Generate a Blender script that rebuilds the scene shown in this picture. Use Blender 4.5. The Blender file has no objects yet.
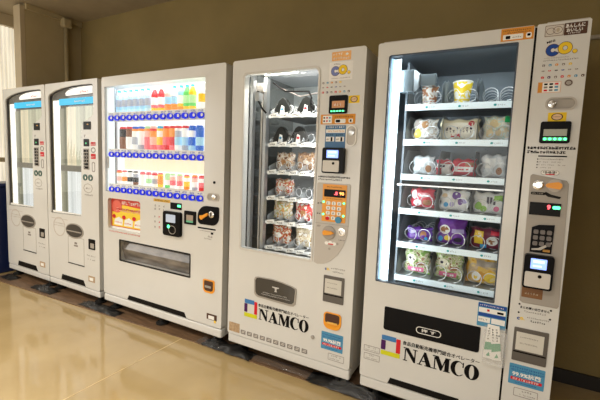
import bpy, bmesh, math, random
from mathutils import Vector, Matrix
from mathutils.geometry import tessellate_polygon
random.seed(7)
C = bpy.context.scene.collection
PI = math.pi

# ------------------------------------------------------------------ camera, world, lights
cam_d = bpy.data.cameras.new('camera'); cam = bpy.data.objects.new('camera', cam_d); C.objects.link(cam)
cam_d.sensor_width = 36; cam_d.lens = 370/600*36; cam_d.clip_start = .02
r = Vector((0.87631615, 0.48007914, 0.03992525)); u = Vector((-0.08207186, 0.06711532, 0.99436399)); d = Vector((-0.47469382, 0.87465396, -0.09821522))
cam.matrix_world = Matrix(((r.x, u.x, -d.x, 1.25036), (r.y, u.y, -d.y, -1.81305), (r.z, u.z, -d.z, 1.23493), (0, 0, 0, 1)))
bpy.context.scene.camera = cam
vs = bpy.context.scene.view_settings
vs.view_transform = 'Standard'; vs.look = 'None'; vs.gamma = 1; vs.use_curve_mapping = False; vs.exposure = 0.15
W = bpy.data.worlds.new('world'); bpy.context.scene.world = W; W.use_nodes = True
W.node_tree.nodes['Background'].inputs[0].default_value = (1, .86, .68, 1)
W.node_tree.nodes['Background'].inputs[1].default_value = .22

def area(name, loc, direction, sx, sy, power, col, spread=PI):
    l = bpy.data.lights.new(name, 'AREA'); l.shape = 'RECTANGLE'; l.size = sx; l.size_y = sy; l.energy = power; l.color = col; l.spread = spread
    o = bpy.data.objects.new(name, l); C.objects.link(o); o.location = loc
    o.rotation_euler = Vector(direction).to_track_quat('-Z', 'Y').to_euler(); return o
area('window_and_fill_light', (-3.5, -2.2, 1.5), (1, .12, -.12), 2.6, 1.5, 26, (.97, .98, 1))
area('window_and_fill_light', (-.4, -5.05, 1.15), (0, 1, 0), 4.6, 1.5, 58, (1, .97, .92))  # added frontal fill light behind the camera, no known window
LAMPS = [(-2.5, -1.75), (-.8, -1.75), (.9, -1.75), (-1.35, -3.3), (3.0, -3.3)]
for lx, ly in LAMPS:
    area('ceiling_and_fill_light', (lx, ly, 2.60), (0, 0, -1), 1.2, .22, 20 if ly > -2 else 8, (1, .94, .85), 1.9 if ly > -2 else PI)   # the near row is added, narrowed to light floor and lower doors

# ------------------------------------------------------------------ materials
MC = {}
def mat(name, col, rough=.5, metal=0, emis=0, ecol=None, spec=.5, coat=0, alpha=1, trans=0):
    if name in MC: return MC[name]
    m = bpy.data.materials.new(name); m.use_nodes = True; b = m.node_tree.nodes['Principled BSDF']
    b.inputs['Base Color'].default_value = (*col, 1); b.inputs['Roughness'].default_value = rough
    b.inputs['Metallic'].default_value = metal; b.inputs['Specular IOR Level'].default_value = spec
    b.inputs['Coat Weight'].default_value = coat; b.inputs['Alpha'].default_value = alpha
    if trans: b.inputs['Transmission Weight'].default_value = trans
    if emis:
        b.inputs['Emission Color'].default_value = (*(ecol or col), 1); b.inputs['Emission Strength'].default_value = emis
    MC[name] = m; return m
def nodes(m):
    return m.node_tree.nodes, m.node_tree.links, m.node_tree.nodes['Principled BSDF']
def noisy(name, c1, c2, scale, rough=.5, stretch=(1, 1, 1), bump=0, detail=4, lo=.35, hi=.65, spec=.5, coat=0, metal=0, bscale=None):
    if name in MC: return MC[name]
    m = mat(name, c1, rough, spec=spec, coat=coat, metal=metal); N, L, b = nodes(m)
    tc = N.new('ShaderNodeTexCoord'); mp = N.new('ShaderNodeMapping'); mp.inputs['Scale'].default_value = stretch
    nz = N.new('ShaderNodeTexNoise'); nz.inputs['Scale'].default_value = scale; nz.inputs['Detail'].default_value = detail
    rp = N.new('ShaderNodeValToRGB'); rp.color_ramp.elements[0].position = lo; rp.color_ramp.elements[1].position = hi
    rp.color_ramp.elements[0].color = (*c1, 1); rp.color_ramp.elements[1].color = (*c2, 1)
    L.new(tc.outputs['Object'], mp.inputs[0]); L.new(mp.outputs[0], nz.inputs[0]); L.new(nz.outputs[0], rp.inputs[0]); L.new(rp.outputs[0], b.inputs['Base Color'])
    if bump:
        n2 = N.new('ShaderNodeTexNoise'); n2.inputs['Scale'].default_value = bscale or scale; L.new(mp.outputs[0], n2.inputs[0])
        bp = N.new('ShaderNodeBump'); bp.inputs['Strength'].default_value = bump; bp.inputs['Distance'].default_value = .01
        L.new(n2.outputs[0], bp.inputs['Height']); L.new(bp.outputs[0], b.inputs['Normal'])
    return m
def blotch(name, cols, scale=40, rough=.25, coat=.6, emis=0, seed=0):
    """printed packaging: patches of several colours"""
    if name in MC: return MC[name]
    m = mat(name, cols[0], rough, coat=coat*.4); N, L, b = nodes(m)
    tc = N.new('ShaderNodeTexCoord'); mp = N.new('ShaderNodeMapping'); mp.inputs['Location'].default_value = (seed*1.7, 0, seed*.9)
    nz = N.new('ShaderNodeTexNoise'); nz.inputs['Scale'].default_value = scale; nz.inputs['Detail'].default_value = 1.5
    rp = N.new('ShaderNodeValToRGB'); rp.color_ramp.interpolation = 'CONSTANT'
    n = len(cols); e = rp.color_ramp.elements
    e[0].position = 0; e[0].color = (*cols[0], 1); e[1].position = .36+.30/n; e[1].color = (*cols[1], 1)
    for i in range(2, n):
        q = e.new(.36+.30*i/n); q.color = (*cols[i], 1)
    L.new(tc.outputs['Object'], mp.inputs[0]); L.new(mp.outputs[0], nz.inputs[0]); L.new(nz.outputs[0], rp.inputs[0]); L.new(rp.outputs[0], b.inputs['Base Color'])
    if emis:
        L.new(rp.outputs[0], b.inputs['Emission Color']); b.inputs['Emission Strength'].default_value = emis
    return m
def glassmat(name, tint, refl, rough=.02):
    if name in MC: return MC[name]
    m = bpy.data.materials.new(name); m.use_nodes = True; N = m.node_tree.nodes; L = m.node_tree.links; N.clear()
    o = N.new('ShaderNodeOutputMaterial'); mx = N.new('ShaderNodeMixShader'); t = N.new('ShaderNodeBsdfTransparent'); g = N.new('ShaderNodeBsdfGlossy')
    t.inputs[0].default_value = (*tint, 1); g.inputs['Roughness'].default_value = rough
    fr = N.new('ShaderNodeFresnel'); fr.inputs[0].default_value = 1.45; mu = N.new('ShaderNodeMath'); mu.operation = 'MULTIPLY'; mu.inputs[1].default_value = refl
    ge = N.new('ShaderNodeNewGeometry'); iv = N.new('ShaderNodeMath'); iv.operation = 'SUBTRACT'; iv.inputs[0].default_value = 1; L.new(ge.outputs['Backfacing'], iv.inputs[1])
    m2 = N.new('ShaderNodeMath'); m2.operation = 'MULTIPLY'; L.new(fr.outputs[0], m2.inputs[0]); L.new(iv.outputs[0], m2.inputs[1])
    L.new(m2.outputs[0], mu.inputs[0]); L.new(mu.outputs[0], mx.inputs[0]); L.new(t.outputs[0], mx.inputs[1]); L.new(g.outputs[0], mx.inputs[2]); L.new(mx.outputs[0], o.inputs[0])
    MC[name] = m; return m
def wrapmat(name, fac=.3, base=(.8, .8, .78)):
    m = bpy.data.materials.new(name); m.use_nodes = True; N = m.node_tree.nodes; L = m.node_tree.links; b = N['Principled BSDF']
    b.inputs['Base Color'].default_value = (*base, 1); b.inputs['Roughness'].default_value = .12
    o = N['Material Output']; mx = N.new('ShaderNodeMixShader'); t = N.new('ShaderNodeBsdfTransparent'); mx.inputs[0].default_value = fac
    L.new(t.outputs[0], mx.inputs[1]); L.new(b.outputs[0], mx.inputs[2]); L.new(mx.outputs[0], o.inputs[0]); MC[name] = m; return m

white = noisy('machine_paint', (.665, .662, .635), (.64, .636, .608), 3, rough=.30, spec=.5, coat=.35)
white.node_tree.nodes['Principled BSDF'].inputs['Coat Roughness'].default_value = .10
greyw = mat('machine_side_paint', (.60, .565, .50), .4)
darkgap = mat('dark_gap', (.008, .007, .006), .6, spec=.1)
black = mat('black_plastic', (.005, .005, .006), .3, spec=.10)
blackm = mat('black_matte', (.018, .017, .016), .6, spec=.15)
gpanel = mat('grey_panel', (.36, .33, .29), .45)
gpanel2 = mat('grey_panel_light', (.50, .465, .42), .4)
silver = mat('silver', (.75, .74, .72), .25, metal=1)
steel = mat('brushed_steel', (.55, .56, .57), .3, metal=.9)
ink = mat('black_ink', (.006, .005, .005), .6, spec=.08)
inkg = mat('grey_ink', (.22, .19, .17), .6)
wht = mat('white_print', (.85, .84, .80), .5)
orange = mat('orange_print', (.68, .28, .04), .5)
orangek = mat('orange_plastic', (.85, .34, .02), .3)
yellow = mat('yellow_print', (.85, .58, .03), .5)
limey = mat('lime_yellow_print', (.62, .62, .02), .5)
red = mat('red_print', (.62, .02, .03), .5)
blue = mat('blue_print', (.02, .07, .32), .5)
lblue = mat('light_blue_print', (.08, .28, .46), .5)
mblue = mat('mid_blue_print', (.06, .20, .45), .5)
purple = mat('purple_print', (.07, .015, .10), .5)
brownp = mat('brown_print', (.09, .045, .03), .5)
brownst = noisy('brown_sticker_print', (.34, .22, .12), (.5, .36, .22), 60)
teal = mat('teal_print', (.02, .36, .36), .5)
glass = glassmat('window_glass', (.97, .98, .98), .55)
glassd = glassmat('dim_window_glass', (.9, .9, .9), 1.5)
ledgreen = mat('green_led', (.05, .9, .3), .4, emis=2.5, ecol=(.1, 1, .35))
ledred = mat('red_led', (.9, .05, .05), .4, emis=3, ecol=(1, .08, .1))
ledamber = mat('amber_led', (.9, .3, .05), .4, emis=2.5, ecol=(1, .35, .08))
screenb = mat('blue_screen', (.2, .3, .8), .3, emis=1.4, ecol=(.25, .38, 1))
screenw = mat('pale_screen', (.6, .7, .8), .3, emis=.9, ecol=(.6, .75, .95))
darkscreen = mat('dark_screen', (.008, .008, .008), .3, spec=.12)

for m_ in (orange, yellow, limey, red, blue, lblue, mblue, purple, brownp, teal): m_.node_tree.nodes['Principled BSDF'].inputs['Specular IOR Level'].default_value = .15

# ------------------------------------------------------------------ mesh builder
def rrect(x0, x1, z0, z1, rad=0, n=5):
    if not isinstance(rad, (list, tuple)) and rad <= 0: return [(x0, z0), (x1, z0), (x1, z1), (x0, z1)]
    rr = rad if isinstance(rad, (list, tuple)) else (rad,)*4       # bl, br, tr, tl
    P = []
    for (cx, cz, a0, q) in ((x0+rr[0], z0+rr[0], PI, rr[0]), (x1-rr[1], z0+rr[1], 1.5*PI, rr[1]), (x1-rr[2], z1-rr[2], 0, rr[2]), (x0+rr[3], z1-rr[3], PI/2, rr[3])):
        for k in range(n+1):
            a = a0+PI/2*k/n
            P.append((cx+q*math.cos(a), cz+q*math.sin(a)))
            if q == 0: break
    return P
def ell(cx, cz, a, b, n=24, rot=0, a0=0, a1=2*PI):
    P = []
    for k in range(n):
        t = a0+(a1-a0)*k/(n if abs(a1-a0-2*PI) < 1e-6 else n-1); x = a*math.cos(t); z = b*math.sin(t)
        P.append((cx+x*math.cos(rot)-z*math.sin(rot), cz+x*math.sin(rot)+z*math.cos(rot)))
    return P
class MB:
    def __init__(s): s.v = []; s.f = []; s.m = []; s.mats = []; s.sm = []
    def mi(s, m):
        if m not in s.mats: s.mats.append(m)
        return s.mats.index(m)
    def add(s, vs, fs, m, smooth=False):
        o = len(s.v); s.v += [tuple(v) for v in vs]; i = s.mi(m)
        for f in fs: s.f.append([o+k for k in f]); s.m.append(i); s.sm.append(smooth)
        return s
    def box(s, x0, x1, y0, y1, z0, z1, m):
        v = [(x, y, z) for x in (x0, x1) for y in (y0, y1) for z in (z0, z1)]
        return s.add(v, [(0, 1, 3, 2), (4, 6, 7, 5), (0, 4, 5, 1), (2, 3, 7, 6), (0, 2, 6, 4), (1, 5, 7, 3)], m)
    def slab(s, loops, y0, y1, m):
        """prism of an x-z outline (first loop) with holes (other loops) from y0 (front) to y1"""
        if not isinstance(loops[0], list): loops = [loops]
        tri = tessellate_polygon([[Vector((x, z, 0)) for x, z in l] for l in loops])
        fl = [p for l in loops for p in l]; n = len(fl)
        v = [(x, y0, z) for x, z in fl]+[(x, y1, z) for x, z in fl]; F = []
        for t in tri:
            a, b, c = [fl[k] for k in t]
            ar = (b[0]-a[0])*(c[1]-a[1])-(b[1]-a[1])*(c[0]-a[0])
            t = tuple(t) if ar > 0 else tuple(reversed(t))
            F.append(t); F.append(tuple(k+n for k in reversed(t)))
        o = 0
        for li, l in enumerate(loops):
            ar = sum(l[k][0]*l[(k+1) % len(l)][1]-l[(k+1) % len(l)][0]*l[k][1] for k in range(len(l)))
            for k in range(len(l)):
                a = o+k; b = o+(k+1) % len(l); q = (a, a+n, b+n, b)
                if (ar > 0) == (li > 0): q = tuple(reversed(q))
                F.append(q)
            o += len(l)
        return s.add(v, F, m)
    def rr(s, x0, x1, z0, z1, y0, y1, m, rad=0): return s.slab(rrect(x0, x1, z0, z1, rad), y0, y1, m)
    def tube(s, pts, rad, m, n=8, closed=False):
        pts = [Vector(p) for p in pts]; V = []; F = []; N = len(pts)
        up = Vector((0, 0, 1)); prev = None
        for i, p in enumerate(pts):
            if closed: t = (pts[(i+1) % N]-pts[i-1]).normalized()
            else: t = (pts[min(i+1, N-1)]-pts[max(i-1, 0)]).normalized()
            if prev is None:
                a = t.cross(up) if abs(t.dot(up)) < .95 else t.cross(Vector((1, 0, 0)))
            else: a = prev-t*prev.dot(t)
            a.normalize(); prev = a; b = t.cross(a)
            for k in range(n): q = 2*PI*k/n; V.append(p+a*math.cos(q)*rad+b*math.sin(q)*rad)
        for i in range(N if closed else N-1):
            for k in range(n):
                j = (i+1) % N; F.append((i*n+k, j*n+k, j*n+(k+1) % n, i*n+(k+1) % n))
        if not closed: F.append(tuple(range(n))); F.append(tuple((N-1)*n+k for k in reversed(range(n))))
        return s.add(V, F, m, True)
    def lathe(s, prof, c, m, axis='z', n=20, segm=None):
        """prof: list of (radius, height along axis)"""
        V = []; K = len(prof)
        for (rad, h) in prof:
            for k in range(n):
                a = 2*PI*k/n; x = rad*math.cos(a); y = rad*math.sin(a)
                V.append((c[0]+x, c[1]+y, c[2]+h) if axis == 'z' else (c[0]+x, c[1]+h, c[2]+y))
        for i in range(K-1):
            F = [(i*n+k, i*n+(k+1) % n, (i+1)*n+(k+1) % n, (i+1)*n+k) for k in range(n)]
            if axis != 'z': F = [tuple(reversed(f)) for f in F]
            mm = segm[i] if segm else m
            o = [V[j] for j in range(i*n, (i+2)*n)]
            s.add(o, [tuple(j-i*n for j in f) for f in F], mm, True)
        s.add(V[:n], [tuple(reversed(range(n))) if axis == 'z' else tuple(range(n))], segm[0] if segm else m)
        s.add(V[-n:], [tuple(range(n)) if axis == 'z' else tuple(reversed(range(n)))], segm[-1] if segm else m)
        return s
    def text(s, body, x, z, h, y, m, fat=0, width=None, th=.0006, rot=0, align='LEFT'):
        c = bpy.data.curves.new('t', 'FONT'); c.body = body; c.size = 1; c.offset = fat; c.align_x = align; c.resolution_u = 3
        o = bpy.data.objects.new('t', c); C.objects.link(o); bpy.context.view_layer.update()
        me = bpy.data.meshes.new_from_object(o.evaluated_get(bpy.context.evaluated_depsgraph_get()))
        bpy.data.objects.remove(o); bpy.data.curves.remove(c)
        if not me.vertices: return s
        xs = [v.co.x for v in me.vertices]; ys = [v.co.y for v in me.vertices]
        sz = h/(max(ys)-min(ys)); sx = (width/(max(xs)-min(xs))) if width else sz
        V = []
        for v in me.vertices:
            px = (v.co.x-min(xs))*sx; pz = (v.co.y-min(ys))*sz
            V.append((x+px*math.cos(rot)-pz*math.sin(rot), y-th, z+px*math.sin(rot)+pz*math.cos(rot)))
        s.add(V, [tuple(p.vertices) for p in me.polygons], m); bpy.data.meshes.remove(me); return s
    def marks(s, x0, x1, z, h, y, m, seed=1, gap=.25, density=1, th=.0006):
        """a line of small illegible print"""
        R = random.Random(seed); x = x0
        while x < x1-h*.5:
            w = h*R.uniform(.7, 1.05)
            if R.random() < density:
                for k in range(3):
                    t = h*.16
                    if R.random() < .5:
                        zz = z+R.uniform(0, h-t); s.box(x, x+w*.85, y-th, y, zz, zz+t, m)
                    else:
                        xx = x+R.uniform(0, w-t)*.85; s.box(xx, xx+t, y-th, y, z, z+h*R.uniform(.6, 1), m)
            x += w*(1+gap)
        return s
    def obj(s, name, parent=None, label=None, bevel=0, loc=None):
        me = bpy.data.meshes.new(name); me.from_pydata(s.v, [], s.f)
        for m in s.mats: me.materials.append(m)
        me.polygons.foreach_set('material_index', s.m); me.polygons.foreach_set('use_smooth', s.sm); me.update()
        o = bpy.data.objects.new(name, me); C.objects.link(o)
        if parent: o.parent = parent
        if label: o['label'] = label
        if loc: o.location = loc
        if bevel:
            b = o.modifiers.new('bevel', 'BEVEL'); b.width = bevel; b.segments = 3; b.limit_method = 'ANGLE'; b.angle_limit = .6
            b.harden_normals = True
        return o
def thing(name, label, cat, loc=(0, 0, 0), group=None):
    o = bpy.data.objects.new(name, None); o.empty_display_size = .1; C.objects.link(o); o.location = loc; o['label'] = label; o['category'] = cat
    if group: o['group'] = group
    return o
def tag(o, label, cat, group=None):
    o['label'] = label; o['category'] = cat
    if group: o['group'] = group
    return o
def struct(o): o['kind'] = 'structure'; return o
def copy_tree(o, parent=None):
    c = o.copy(); C.objects.link(c); c.parent = parent
    for ch in [k for k in bpy.data.objects if k.parent == o and k.name != c.name]: copy_tree(ch, c)
    return c

# ------------------------------------------------------------------ room
WY = .80; LX = -3.09; CZ = 2.72; XR = 4.2; YF = -5.2; XL = -3.62
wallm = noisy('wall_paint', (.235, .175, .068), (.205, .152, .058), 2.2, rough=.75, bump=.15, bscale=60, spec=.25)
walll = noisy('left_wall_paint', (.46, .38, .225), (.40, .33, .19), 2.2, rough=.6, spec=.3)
ceilm = noisy('ceiling_board', (.36, .29, .18), (.32, .255, .16), 6, rough=.7, bump=.2, bscale=90)
floorm = noisy('floor_vinyl', (.43, .315, .15), (.37, .265, .12), 2.6, rough=.10, bump=.08, bscale=9, spec=.6, coat=.12)
creamf = mat('cream_frame', (.50, .42, .29), .45)
struct(MB().box(XL-.1, XR, YF, WY+.1, -.1, 0, floorm).obj('floor'))
struct(MB().box(XL-.1, XR, YF, WY+.1, CZ, CZ+.1, ceilm).obj('ceiling'))
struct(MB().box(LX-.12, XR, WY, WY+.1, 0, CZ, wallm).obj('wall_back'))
struct(MB().box(XR, XR+.1, YF, WY, 0, CZ, wallm).obj('wall_right'))
struct(MB().box(XL-.1, XR, YF-.1, YF, 0, CZ, mat('front_wall_paint', (.45, .38, .29), .7)).obj('wall_front'))
# left wall stretch beside the machines, its bright end face and the window wall beyond it
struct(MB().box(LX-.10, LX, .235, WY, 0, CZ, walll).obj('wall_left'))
struct(MB().box(LX-.125, LX+.001, .19, .235, 0, CZ-.02, creamf).obj('trim_1', bevel=.004))
struct(MB().box(LX, LX+.03, .235, WY, CZ-.055, CZ, walll).obj('trim_2', bevel=.005))
lw = MB()
lw.box(XL-.1, XL, YF, WY, 0, .75, creamf); lw.box(XL-.1, XL, YF, WY, 2.60, CZ, creamf)
for a, b in ((YF, -3.6), (-.25, -.12), (.62, WY)): lw.box(XL-.1, XL, a, b, .75, 2.60, creamf)
struct(lw.obj('wall_far_left'))
dayl = noisy('sunlit_curtain', (.88, .83, .70), (.70, .65, .53), 5, rough=.8, stretch=(1, 9, .4))
N_, L_, B_ = nodes(dayl); L_.new(N_['Color Ramp'].outputs[0], B_.inputs['Emission Color']); B_.inputs['Emission Strength'].default_value = .62
cur = MB(); P = [(-2.7+4.6*k/160, YF+.06+.014*math.sin(k*PI/2)) for k in range(161)]
cur.add([(x, y, z) for x, y in P for z in (.4, 1.9)], [(2*k, 2*k+1, 2*k+3, 2*k+2) for k in range(160)], dayl, True); struct(cur.obj('window_3'))  # unseen glowing curtain, added to go with the frontal fill light
for i, (a, b) in enumerate(((-3.6, -.25), (-.12, .62))):
    cur = MB(); n = max(6, int((b-a)*28)); P = []
    for k in range(n*4+1):
        y = a+(b-a)*k/(n*4); P.append((XL-.05+.014*math.sin(k*PI/2), y))
    V = [(x, y, z) for x, y in P for z in (.75, 2.60)]
    cur.add(V, [(2*k, 2*k+2, 2*k+3, 2*k+1) for k in range(len(P)-1)], dayl, True)
    cur.box(XL-.03, XL-.012, a, b, 1.12, 1.17, creamf)
    struct(cur.obj('window_%d' % (i+1)))
# baseboard and conduit on the back wall
struct(MB().box(LX, XR, WY-.014, WY, 0, .082, mat('baseboard_vinyl', (.012, .010, .010), .4)).obj('baseboard_back'))
t = MB().tube([(1.40, WY-.014, 1.985), (XR, WY-.014, 1.985)], .012, mat('conduit_paint', (.30, .25, .18), .4))
tag(t.obj('wall_conduit'), 'thin horizontal pale conduit on the back wall right of the largest machine', 'conduit')
# vertical pipe with a box at its top on the left wall
pp = thing('drain_pipe', 'vertical beige pipe with a rounded cap in the ceiling corner', 'pipe', (LX+.03, .62, 0))
MB().tube([(0, 0, 0), (0, 0, 2.60)], .022, walll, 12).obj('pipe', pp)
MB().box(-.03, .045, -.05, .05, 2.60, 2.70, walll).obj('pipe_cap', pp, bevel=.02)
# floor joint
struct(MB().box(-.603, -.597, YF, -.03, 0, .0008, mat('floor_joint', (.62, .45, .22), .3)).obj('trim_3'))
# ceiling lamps; the near row is added to light the floor
for i, (lx, ly) in enumerate(LAMPS):
    l = thing('ceiling_and_fill_lamp', 'long white ceiling lamp in front of the machines, near row added for light', 'lamp', (lx, ly, CZ), 'ceiling lamps')
    MB().box(-.62, .62, -.13, .13, -.07, 0, mat('lamp_housing', (.8, .8, .78), .5)).obj('housing', l, bevel=.006)
    q = MB()
    for yy in (-.06, .06): q.tube([(-.58, yy, -.09), (.58, yy, -.09)], .014, mat('lit_tube', (1, 1, 1), .5, emis=3, ecol=(1, .93, .82)))
    q.obj('fluorescent_tube', l)
# blue bin at the far left
bn = thing('waste_bin', 'dark blue plastic bin beside the leftmost machine', 'bin', (-3.27, .03, 0))
bm_ = mat('blue_plastic', (.008, .018, .085), .35)
b = MB(); b.add([(-.13, -.13, .0), (.13, -.13, .0), (.13, .13, .0), (-.13, .13, .0), (-.16, -.15, .88), (.16, -.15, .88), (.16, .15, .88), (-.16, .15, .88)],
                [(0, 3, 2, 1), (0, 1, 5, 4), (1, 2, 6, 5), (2, 3, 7, 6), (3, 0, 4, 7), (4, 5, 6, 7)], bm_)
b.obj('body', bn, bevel=.015); MB().box(-.168, .168, -.158, .158, .88, .92, bm_).obj('lid', bn, bevel=.012)

# board under the machines
ply = noisy('stained_plywood', (.20, .12, .065), (.12, .07, .04), 7, rough=.35, stretch=(1, 6, 1), bump=.2, bscale=30)
bd = MB(); V = [(-3.06, -.16), (-1.44, -.085), (-.56, -.03), (1.5, .0), (1.5, .7), (-3.06, .7)]
n = len(V); bd.add([(x, y, 0) for x, y in V]+[(x, y, .007) for x, y in V], [tuple(reversed(range(n))), tuple(range(n, 2*n))]+[(k, (k+1) % n, n+(k+1) % n, n+k) for k in range(n)], ply)
tag(bd.obj('floor_board'), 'thin stained brown board under the row of vending machines', 'board')
BZ = .0075   # machines' feet stand on the board

# ------------------------------------------------------------------ shared machine parts
def foot(mach, x, y=.05, k=0):
    f = MB(); f.lathe([(.045, 0), (.045, .012), (.02, .018), (.014, .07)], (x, y, BZ), blackm, n=16)
    f.obj('levelling_foot', mach)
def co_logo(mb, x, z, s, y, m1, m2):
    def ring(cx, cz, a, b, ai, bi, a0, a1, rot, m):
        o = ell(cx, cz, a, b, 26, rot, a0, a1); i = ell(cx, cz, ai, bi, 26, rot, a0, a1)
        if abs(a1-a0-2*PI) < 1e-6: mb.slab([o, i], y-.0012, y-.0002, m)
        else: mb.slab(o+list(reversed(i)), y-.0012, y-.0002, m)
    if s > .05:      # thin dark outline behind the large letters
        mb.slab(ell(x+.34*s, z+.33*s, .37*s, .37*s, 26, 0, .50, 5.80)+list(reversed(ell(x+.34*s, z+.33*s, .10*s, .11*s, 26, 0, .50, 5.80))), y-.0005, y-.0001, brownp)
        mb.slab([ell(x+.95*s, z+.40*s, .37*s, .37*s, 26), ell(x+.95*s, z+.40*s, .11*s, .12*s, 26)], y-.0005, y-.0001, brownp)
        mb.slab(ell(x+1.44*s, z+.17*s, .13*s, .13*s, 14), y-.0005, y-.0001, brownp)
    ring(x+.34*s, z+.33*s, .34*s, .34*s, .12*s, .13*s, .62, 5.66, 0, m1)
    ring(x+.95*s, z+.40*s, .34*s, .34*s, .13*s, .14*s, 0, 2*PI, 0, m2)
    mb.slab(ell(x+1.44*s, z+.17*s, .11*s, .11*s, 14), y-.0012, y-.0002, m2)
    return mb
def sticker(mach, name, x0, x1, z0, z1, m, rad=0, label=None, y=0):
    return MB().rr(x0, x1, z0, z1, y-.0008, y, m, rad).obj(name, mach, label)
def namco_word(mb, x, z, w, h, y, m):
    y0, y1 = y-.0012, y-.0002
    W5 = [.98, .98, 1.16, .84, .86]; gap = .02; tot = sum(W5)+gap*4; s = w/tot; cx = x
    def L(pts): mb.slab([(cx+a*s, z+b*h) for a, b in pts], y0, y1, m)
    t = .06
    # N
    L([(0, 1), (.36, 1), (.86, .26), (.86, 0), (.74, 0), (.16, .86), (.16, .93), (0, .93)]); L([(.10, .9), (.18, .84), (.18, .04), (.10, .04)])
    L([(0, 0), (.30, 0), (.30, t), (0, t)]); L([(.78, .1), (.86, .1), (.86, .97), (.78, .97)]); L([(.66, 1-t), (.98, 1-t), (.98, 1), (.66, 1)])
    cx += (W5[0]+gap)*s
    # A
    L([(.42, 1.01), (.56, 1.01), (.93, t), (.60, t), (.38, .74)]); L([(.10, t), (.19, t), (.47, .86), (.43, .98)]); L([(.24, .28), (.62, .28), (.62, .35), (.24, .35)])
    L([(0, 0), (.32, 0), (.32, t), (0, t)]); L([(.50, 0), (1.0, 0), (1.0, t), (.50, t)])
    cx += (W5[1]+gap)*s
    # M
    L([(0, 1), (.38, 1), (.64, .40), (.62, 0), (.52, 0), (.16, .84), (.16, .93), (0, .93)]); L([(.11, .9), (.19, .84), (.19, .04), (.11, .04)]); L([(0, 0), (.30, 0), (.30, t), (0, t)])
    L([(.54, .0), (.62, 0), (.90, .95), (.82, .95)]); L([(.79, 0), (1.08, 0), (1.08, 1), (.82, 1)]); L([(.71, 0), (1.16, 0), (1.16, t), (.71, t)]); L([(1.0, 1-t), (1.16, 1-t), (1.16, 1), (1.0, 1)])
    cx += (W5[2]+gap)*s
    # C
    o = ell(.44, .5, .45, .54, 30, 0, .62, 5.62); i = ell(.53, .5, .25, .475, 30, 0, .95, 5.30)
    mb.slab([(cx+a*s, z+b*h) for a, b in o+list(reversed(i))], y0, y1, m)
    L([(.72, .64), (.80, .64), (.80, 1.0), (.74, 1.0)])
    cx += (W5[3]+gap)*s
    o = ell(.43, .5, .45, .54, 32); i = ell(.43, .5, .15, .475, 32)
    mb.slab([[(cx+a*s, z+b*h) for a, b in o], [(cx+a*s, z+b*h) for a, b in i]], y0, y1, m)
def namco_sign(mach, sx0, sx1, sz0, sz1, wx0, wx1, wz0, wz1, jz, jh):
    q = MB(); w = sx1-sx0; h = sz1-sz0; a = .24
    q.rr(sx0+.02*w, sx0+.77*w, sz1-a*h, sz1, -.0012, -.0002, mblue, .004)
    q.rr(sx0, sx0+a*w, sz0+a*h+.02*h, sz1-a*h-.02*h, -.0012, -.0002, purple, .003)
    q.rr(sx0+.78*w, sx1, sz0+a*h, sz1-.05*h, -.0012, -.0002, red, .004)
    q.rr(sx0, sx1, sz0, sz0+a*h-.02*h, -.0012, -.0002, limey, .004)
    q.obj('logo_square', mach, 'square emblem of blue, red, yellow-green and purple bars')
    q = MB(); namco_word(q, wx0, wz0, wx1-wx0, wz1-wz0, 0, ink); q.obj('lettering', mach, 'large black serif letters')
    q = MB()
    for dx, dz in ((0, 0), (.0007, 0), (.0014, .0003), (.0007, .0008)): q.text('食品自動販売機専門総合オペレーター', wx0-.006+dx, jz+dz, jh, 0, ink, width=wx1-wx0+.004)
    q.obj('small_lettering', mach, 'small black Japanese letters')
def blue_sticker(mach, x0, x1, z0, z1):
    s = sticker(mach, 'blue_sticker', x0, x1, z0, z1, lblue, .004, 'blue notice sticker with a red band'); w = x1-x0; h = z1-z0
    q = MB(); q.marks(x0+.03*w, x1-.04*w, z0+.80*h, .08*h, -.0008, blue, 3); q.marks(x0+.06*w, x1-.04*w, z0+.68*h, .07*h, -.0008, blue, 5)
    q.text('99.9%抗菌', x0+.10*w, z0+.41*h, .24*h, -.0008, wht, fat=.035, width=.80*w)
    q.rr(x0+.06*w, x1-.06*w, z0+.22*h, z0+.36*h, -.0012, -.0008, red, .003); q.marks(x0+.12*w, x1-.14*w, z0+.24*h, .10*h, -.0012, wht, 6)
    q.marks(x0+.2*w, x1-.2*w, z0+.09*h, .06*h, -.0008, blue, 8); q.obj('printing', s)
def tiny_icons(mach, x0, x1, zs, h, seed=3):
    q = MB(); R = random.Random(seed)
    pal = [[inkg, lblue, orange, inkg, yellow, ink], [inkg, red, ink, blue, inkg, inkg], [red, purple, inkg, red, orange, lblue, brownp]]
    for r_, z in enumerate(zs):
        n = (5, 6, 7)[r_]; st = (x1-x0)/7
        for i in range(n):
            x = x0+i*st; m = pal[r_][i % len(pal[r_])]
            q.rr(x+.12*st, x+.58*st, z+h*.15, z+h*(.8, .5, .85)[r_], -.0012, -.0002, m, h*.2)
            q.rr(x+.25*st, x+.40*st, z+h*.3, z+h*(.5, .4, .55)[r_], -.0017, -.0012, wht)
    q.obj('payment_icons', mach, 'rows of tiny coloured payment marks')
def key_grid(parent, x0, x1, z0, z1, nx, nz, mk, y, r_=.0):
    q = MB(); w = (x1-x0)/nx; h = (z1-z0)/nz; p = MB()
    k = 0
    for j in range(nz):
        for i in range(nx):
            a = x0+i*w; b = z1-(j+1)*h; q = MB()
            q.rr(a+.14*w, a+.86*w, b+.14*h, b+.86*h, y-.004, y, mk, min(w, h)*.2)
            s = '123456789*0#'[k] if nx*nz == 12 else None
            if s and s in '1234567890': q.text(s, a+.36*w, b+.28*h, .42*h, y-.004, ink if mk is wht else wht, fat=.02)
            q.obj('key', parent); k += 1
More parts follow.
